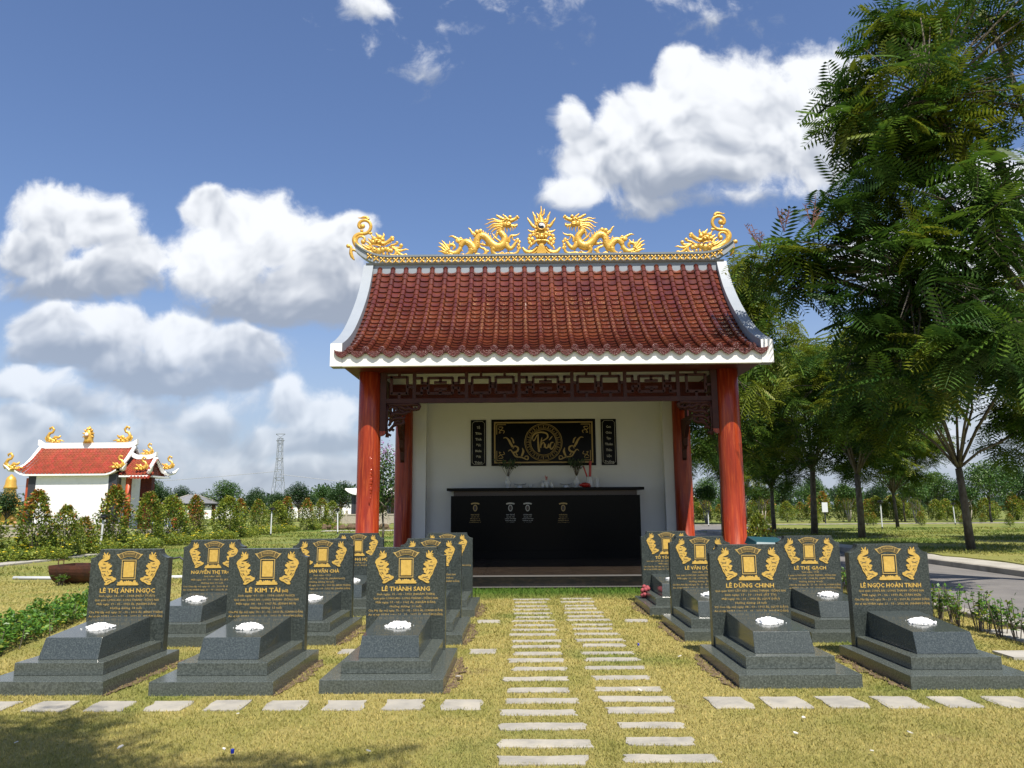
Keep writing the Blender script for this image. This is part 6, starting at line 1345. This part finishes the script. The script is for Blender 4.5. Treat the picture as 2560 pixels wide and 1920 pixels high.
b = MB(); b.box(.65, 1.3, -1.35, -1.25, 0, 1.92); b.build('wall_panel', M['brick'], t)
t = thing('picket_fence', 'short blue and white picket fence beside the grey-roofed pavilion', 'fence', (px_ + 1.1, 62, 0)); b = MB(); b.box(-1.0, 1.0, 0, .04, .15, .55); b.build('panel', M['blue_paint'], t)
b = MB()
for i in range(9): b.box(-1 + i * .24, -.92 + i * .24, -.03, 0, .1, .85)
b.build('picket', M['pvc'], t)
o = MB(); o.ball((0, 0, .55), .32, 10, 7, (.8, .6, 1.2)); o.tube([(0, 0, 0), (0, 0, .4)], .12, 8); tag(o.build('rubbish_bin', M['orange_cloth'], loc=(px_ + 2.55, 61, 0), smooth=True), 'orange-red rounded bin at the end of the blue picket fence', 'bin')
xp = AT(944, 1266, 76).x
t = thing('pavilion', 'open pavilion with curled white eaves, seen on both sides of the left column', 'pavilion', (xp, 76, 0))
b = MB(); n_ = 20
for s_ in (-1.5, 1.5):
    v = []
    for i in range(n_ + 1): u = i / n_ * 2 - 1; z = 2.75 + .55 * abs(u) ** 5; x = u * 2.9; v += [(x, s_ * 1.2, z), (x, s_ * 1.2, z + .14), (x * .8, 0, 3.5), (x * .8, 0, 3.35)]
    b.add(v, [(4 * i + a_, 4 * i + 4 + a_, 4 * i + 4 + (a_ + 1) % 4, 4 * i + (a_ + 1) % 4) for i in range(n_) for a_ in range(4)])
b.build('roof', M['white_paint'], t)
for x in (-2.2, -1.9, 1.35, 2.2): b = MB(); b.box(x - .16, x + .16, -1.3, -1.0, 0, 2.78); b.build('pillar', M['dark_pillar'], t)
b = MB(); b.box(.2, 2.2, .9, 1.0, 0, 2.8); b.box(-2.1, .2, .9, 1.0, 1.3, 2.8); b.build('rear_wall', M['brick'], t)
t = thing('balustrade', 'carved pale stone balustrade before the white-roofed pavilion', 'balustrade', (xp, 73, 0)); b = MB(); b.box(-3.6, 3.6, 0, .16, .08, .85); b.box(-3.65, 3.65, -.04, .2, .85, .96); b.build('panel', M['cream_stone'], t)
for i in range(7): b = MB(); b.box(-3.7 + i * 1.2, -3.52 + i * 1.2, -.06, .22, 0, 1.1); b.ball((-3.61 + i * 1.2, .08, 1.22), .13, 8, 5); b.build('post', M['cream_stone'], t)
t = thing('round_top_stone', 'pale round-topped grave stone between the two left columns', 'grave', (AT(958, 1266, 71).x, 71, 0)); b = MB(); b.prism([(-.42, 0), (.42, 0), (.45, .9), (.3, 1.2), (0, 1.32), (-.3, 1.2), (-.45, .9)], 0, .15); b.build('stone', M['cream_stone'], t); b = MB(); b.box(-.7, .7, -.5, .3, 0, .12); b.build('base', M['cream_stone'], t)
b = MB(); rr_ = random.Random(2)
for i in range(40): b.ball((rr_.uniform(-2.4, 2.4), rr_.uniform(-.3, .3), rr_.uniform(0, .25)), rr_.uniform(.12, .28), 6, 4)
tag(b.build('soil_heap', M['soil'], loc=(-11.9, 54.5, 0)), 'long heap of dug brown soil on the lawn, left of the red column', 'soil heap')
# low white buildings far away
for (u, w, z, lab, Y) in ((520, 4.5, 1.9, 'long low white building far behind the shrubs', 120), (800, 5.0, 2.2, 'low white building under the broad dark trees', 118), (862, 4.5, 2.6, 'white wall with sloping top between last tree and red column', 112), (940, 6, 2.4, 'white building far behind the balustrade', 125)):
    x = AT(u, 1266, Y).x; t = thing('building', lab, 'building', (x, Y, 0)); b = MB(); b.box(-w, w, 0, 4, 0, z); b.build('wall', M['white_paint'], t); b = MB(); b.frust((-w - .3, w + .3, -.3, 4.3), (-w, w, 1.7, 2.3), z, z + .7); b.build('roof', M['grey_roof'], t)
# lattice pylon and its wires
PX, PY = AT(694, 1266, 500).x, 500
t = thing('pylon', 'tall grey lattice power pylon rising above the far trees', 'pylon', (PX, PY, 0))
b = MB(); lv = [(0, 5.2), (11, 3.6), (20, 2.7), (27, 2.1), (33, 1.7), (39, 1.55), (44, 1.45), (48, 1.35)]; tilt = .02
for i in range(len(lv) - 1):
    (z0, w0), (z1, w1) = lv[i], lv[i + 1]
    for (sx_, sy_) in ((-1, -1), (1, -1), (1, 1), (-1, 1)): b.tube([(sx_ * w0, sy_ * w0, z0), (sx_ * w1, sy_ * w1, z1)], .16, 4)
    for s_ in (-1, 1):
        for (a_, c_) in ((-1, 1), (1, -1)): b.tube([(a_ * w0, s_ * w0, z0), (c_ * w1, s_ * w1, z1)], .09, 3); b.tube([(s_ * w0, a_ * w0, z0), (s_ * w1, c_ * w1, z1)], .09, 3)
        b.tube([(-w1, s_ * w1, z1), (w1, s_ * w1, z1)], .16, 3)
b.build('lattice', M['steel'], t)
for z, w in ((50.6, 3.0), (46.3, 2.6), (34.5, 2.4), (21.5, 2.8)): b = MB(); b.box(-w, w, -.5, .5, z, z + .35); b.tube([(-w, 0, z), (0, 0, z - 2)], .18, 3); b.tube([(w, 0, z), (0, 0, z - 2)], .18, 3); b.build('cross_arm', M['steel'], t)
for (z, dx, dz, lab) in ((24, 200, -10, 'power line sagging from the pylon towards the red column'), (26, -260, -6, 'power line running left from the pylon')):
    b = MB(); b.tube([(0 + dx * i / 12, 0, z + dz * i / 12 - 5 * math.sin(PI * i / 12)) for i in range(13)], .14, 4); tag(b.build('power_line', M['wire'], loc=(PX, PY, 0)), lab, 'cable')

# solar lamp posts on the lawns
def lamp(h):
    t = thing('lamp_post', '', 'lamp post'); b = MB(); b.tube([(0, 0, 0), (0, 0, h)], .035, 10); b.build('pole', M['pvc'], t)
    b = MB(); b.lathe([(.04, h), (.05, h + .06), (.16, h + .09), (.17, h + .12), (.05, h + .17), (.02, h + .2)], n=10); b.box(-.16, .16, -.10, .10, h + .17, h + .20); b.build('lamp_head', M['dark_metal'], t); b = MB(); b.lathe([(.038, 0), (.038, .12)], n=8); b.build('ground_sleeve', M['dark_metal'], t); return t
l0 = lamp(1.25)
for i, (x, y, s, lean, lab) in enumerate(((-15.0, 27.05, .95, .04, 'white lamp post behind the outermost grave, before the temple'), (-14.32, 43.4, 1.1, .0, 'white lamp post on the lawn left of the pylon'), (-11.1, 45.9, 1.05, .16, 'slanting white lamp post beside the last shrub, left of the column'), (-10.7, 56, .95, .05, 'white lamp post seen between the two left columns'),
        (20.16, 43.0, 1.1, -.03, 'white lamp post on the far lawn, in the middle between two roadside trunks'), (31.8, 56.4, 1.1, -.03, 'white lamp post on the far lawn near the mottled trunk'), (13.9, 57, .8, 0, 'white lamp post far off between the right columns'), (44, 62, 1.1, .02, 'white lamp post far off at the right edge'))):
    o = l0 if i == 0 else copy_tree(l0); o.location = (x, y, .15 if 12 < x < 21 and y < 46 else 0); o.scale = (1, 1, s); o.rotation_euler = (0, lean, i); tag(o, lab, 'lamp post', 'white solar lamp posts on the lawns')
t = thing('notice_board', 'small white notice board on a post, beyond the thick dark trunk', 'sign', (px_x(2062, 60), 60, 0)); b = MB(); b.box(-.22, .22, 0, .05, .95, 1.7); b.build('board', M['pvc'], t); b = MB(); b.box(-.04, .04, .05, .1, 0, 1.0); b.build('post', M['dark_metal'], t)

# rusty half drum, pipes, bin and small litter
t = thing('rusty_drum', 'rusty brown half drum lying on the lawn behind the outermost headstone', 'drum', (-9.0, 16.3, 0), -.14); t.scale = (.72, 1.0, .98)
b = MB(); n_ = 18; L_ = 1.25
out = [(.40 * math.cos(q), .42 * math.sin(q)) for q in [PI + PI * i / n_ for i in range(n_ + 1)]]; inn = [(.375 * math.cos(q), .395 * math.sin(q)) for q in [PI + PI * i / n_ for i in range(n_ + 1)]][::-1]
b.prismx([(p[0], p[1] + .41) for p in out + inn], -L_, L_); b.build('shell', M['rust'], t)
for x in (-L_, L_ - .02): b = MB(); b.prismx([(p[0] * .98, p[1] * .98 + .41) for p in out], x, x + .02); b.build('end_plate', M['rust'], t)
b = MB(); b.tube([(-.95, -.38, .40), (-.95, -.38, .52), (-.78, -.38, .53), (-.78, -.38, .40)], .012, 5); b.build('handle', M['rust'], t)
b = MB(); b.tube([(-11.5, 17.3, .04), (-9.6, 17.1, .04), (-7.4, 17.25, .045)], .04, 10); tag(b.build('plastic_pipe', M['pvc'], smooth=True), 'long white plastic pipe lying on the grass behind the rusty drum', 'pipe')
b = MB(); b.tube([(-10.5, 20, .05), (-9.9, 20.1, .28), (-9.6, 20, .2), (-9.0, 20.1, .3), (-8.6, 20, .05)], .03, 6); b.tube([(-9.9, 20, .1), (-9.4, 20.2, .3), (-9.2, 20, .12)], .025, 5); tag(b.build('hose', M['dark_metal']), 'dark hose coil on the lawn above the rusty drum', 'hose')
b = MB(); b.box(-.35, .35, -.2, .2, 0, .08); tag(b.build('concrete_block', M['concrete'], loc=(-10.6, 20.6, 0), bevel=.01), 'flat grey concrete block beside the dark hose', 'block')
t = thing('wheelie_bin', 'dark green wheelie bin with a blue-green lid and a black bag', 'bin', (4.48, 14.1, 0))
b = MB(); b.frust((-.21, .24, -.26, .24), (-.27, .30, -.31, .30), .06, .80); b.build('body', M['bin_green'], t, bevel=.015)
b = MB(); b.v = []; b.add([(-.31, -.34, .81), (.33, -.34, .81), (.33, .34, .84), (-.31, .34, .84), (-.27, -.28, .90), (.28, -.28, .88), (.28, .28, .95), (-.27, .28, .97)], [(0, 3, 2, 1), (4, 5, 6, 7), (0, 1, 5, 4), (1, 2, 6, 5), (2, 3, 7, 6), (3, 0, 4, 7)]); b.build('lid', M['bin_lid'], t, bevel=.012)
for y in (-.2, .2): b = MB(); b.tube([(-.2, .30, .09), (-.14, .30, .09)] if y < 0 else [(.16, .30, .09), (.22, .30, .09)], .09, 12); b.build('wheel', M['dark_metal'], t)
b = MB(); b.ball((4.82, 13.92, .72), .19, 14, 9, (1.1, 1, .75)); b.ball((4.65, 13.82, .76), .15, 12, 8, (1.2, .7, .6)); tag(b.build('rubbish_bag', M['bag'], smooth=True), 'crumpled black bag hanging over the side of the green bin', 'bag')
for (x, y, m_, lab) in ((-1.85, 5.05, 'blue_cap', 'small blue bottle cap lying in the shaded foreground grass'), (1.28, 8.7, 'blue_cap', 'small blue bottle cap lying in the grass right of the path')):
    b = MB(); b.lathe([(.011, 0), (.012, .022), (.010, .025)], (0, 0, 0), 10); tag(b.build('bottle_cap', M[m_], loc=(x, y, .02)), lab, 'cap')
rr_ = random.Random(12)
for i, (u, v) in enumerate(((1990, 1700 + 145), (1755 + 520, 1843), (2180, 1890), (595, 1795), (40, 1868), (300, 1880), (560, 1885), (1600, 1735), (920, 1890), (1145, 1700), (1700, 1648), (2010, 1805))):
    x, y, z = ray(u, v); t_ = -H / z; b = MB(); r = rr_.uniform(.012, .024)
    b.prismz([(r * math.cos(q) * rr_.uniform(.6, 1.2), r * math.sin(q) * rr_.uniform(.5, 1.1)) for q in [k * PI / 3.5 for k in range(7)]], 0, .006); o = b.build('litter_scrap', M['litter'], loc=(x * t_, y * t_, .03)); o.rotation_euler = (.3, .2, i)
    tag(o, 'small pale scrap of litter lying in the foreground grass', 'litter', 'pale scraps of litter in the grass')
b = MB()
for k in range(14): q = k * 1.1; b.ball((.05 * math.cos(q), .04 * math.sin(q), .02 + .012 * k), .035, 7, 5)
tag(b.build('rag', M['pinkrag'], loc=(1.93, 12.2, .11), smooth=True), 'crumpled faded red rag at the foot of the rear headstone right of the path', 'rag')
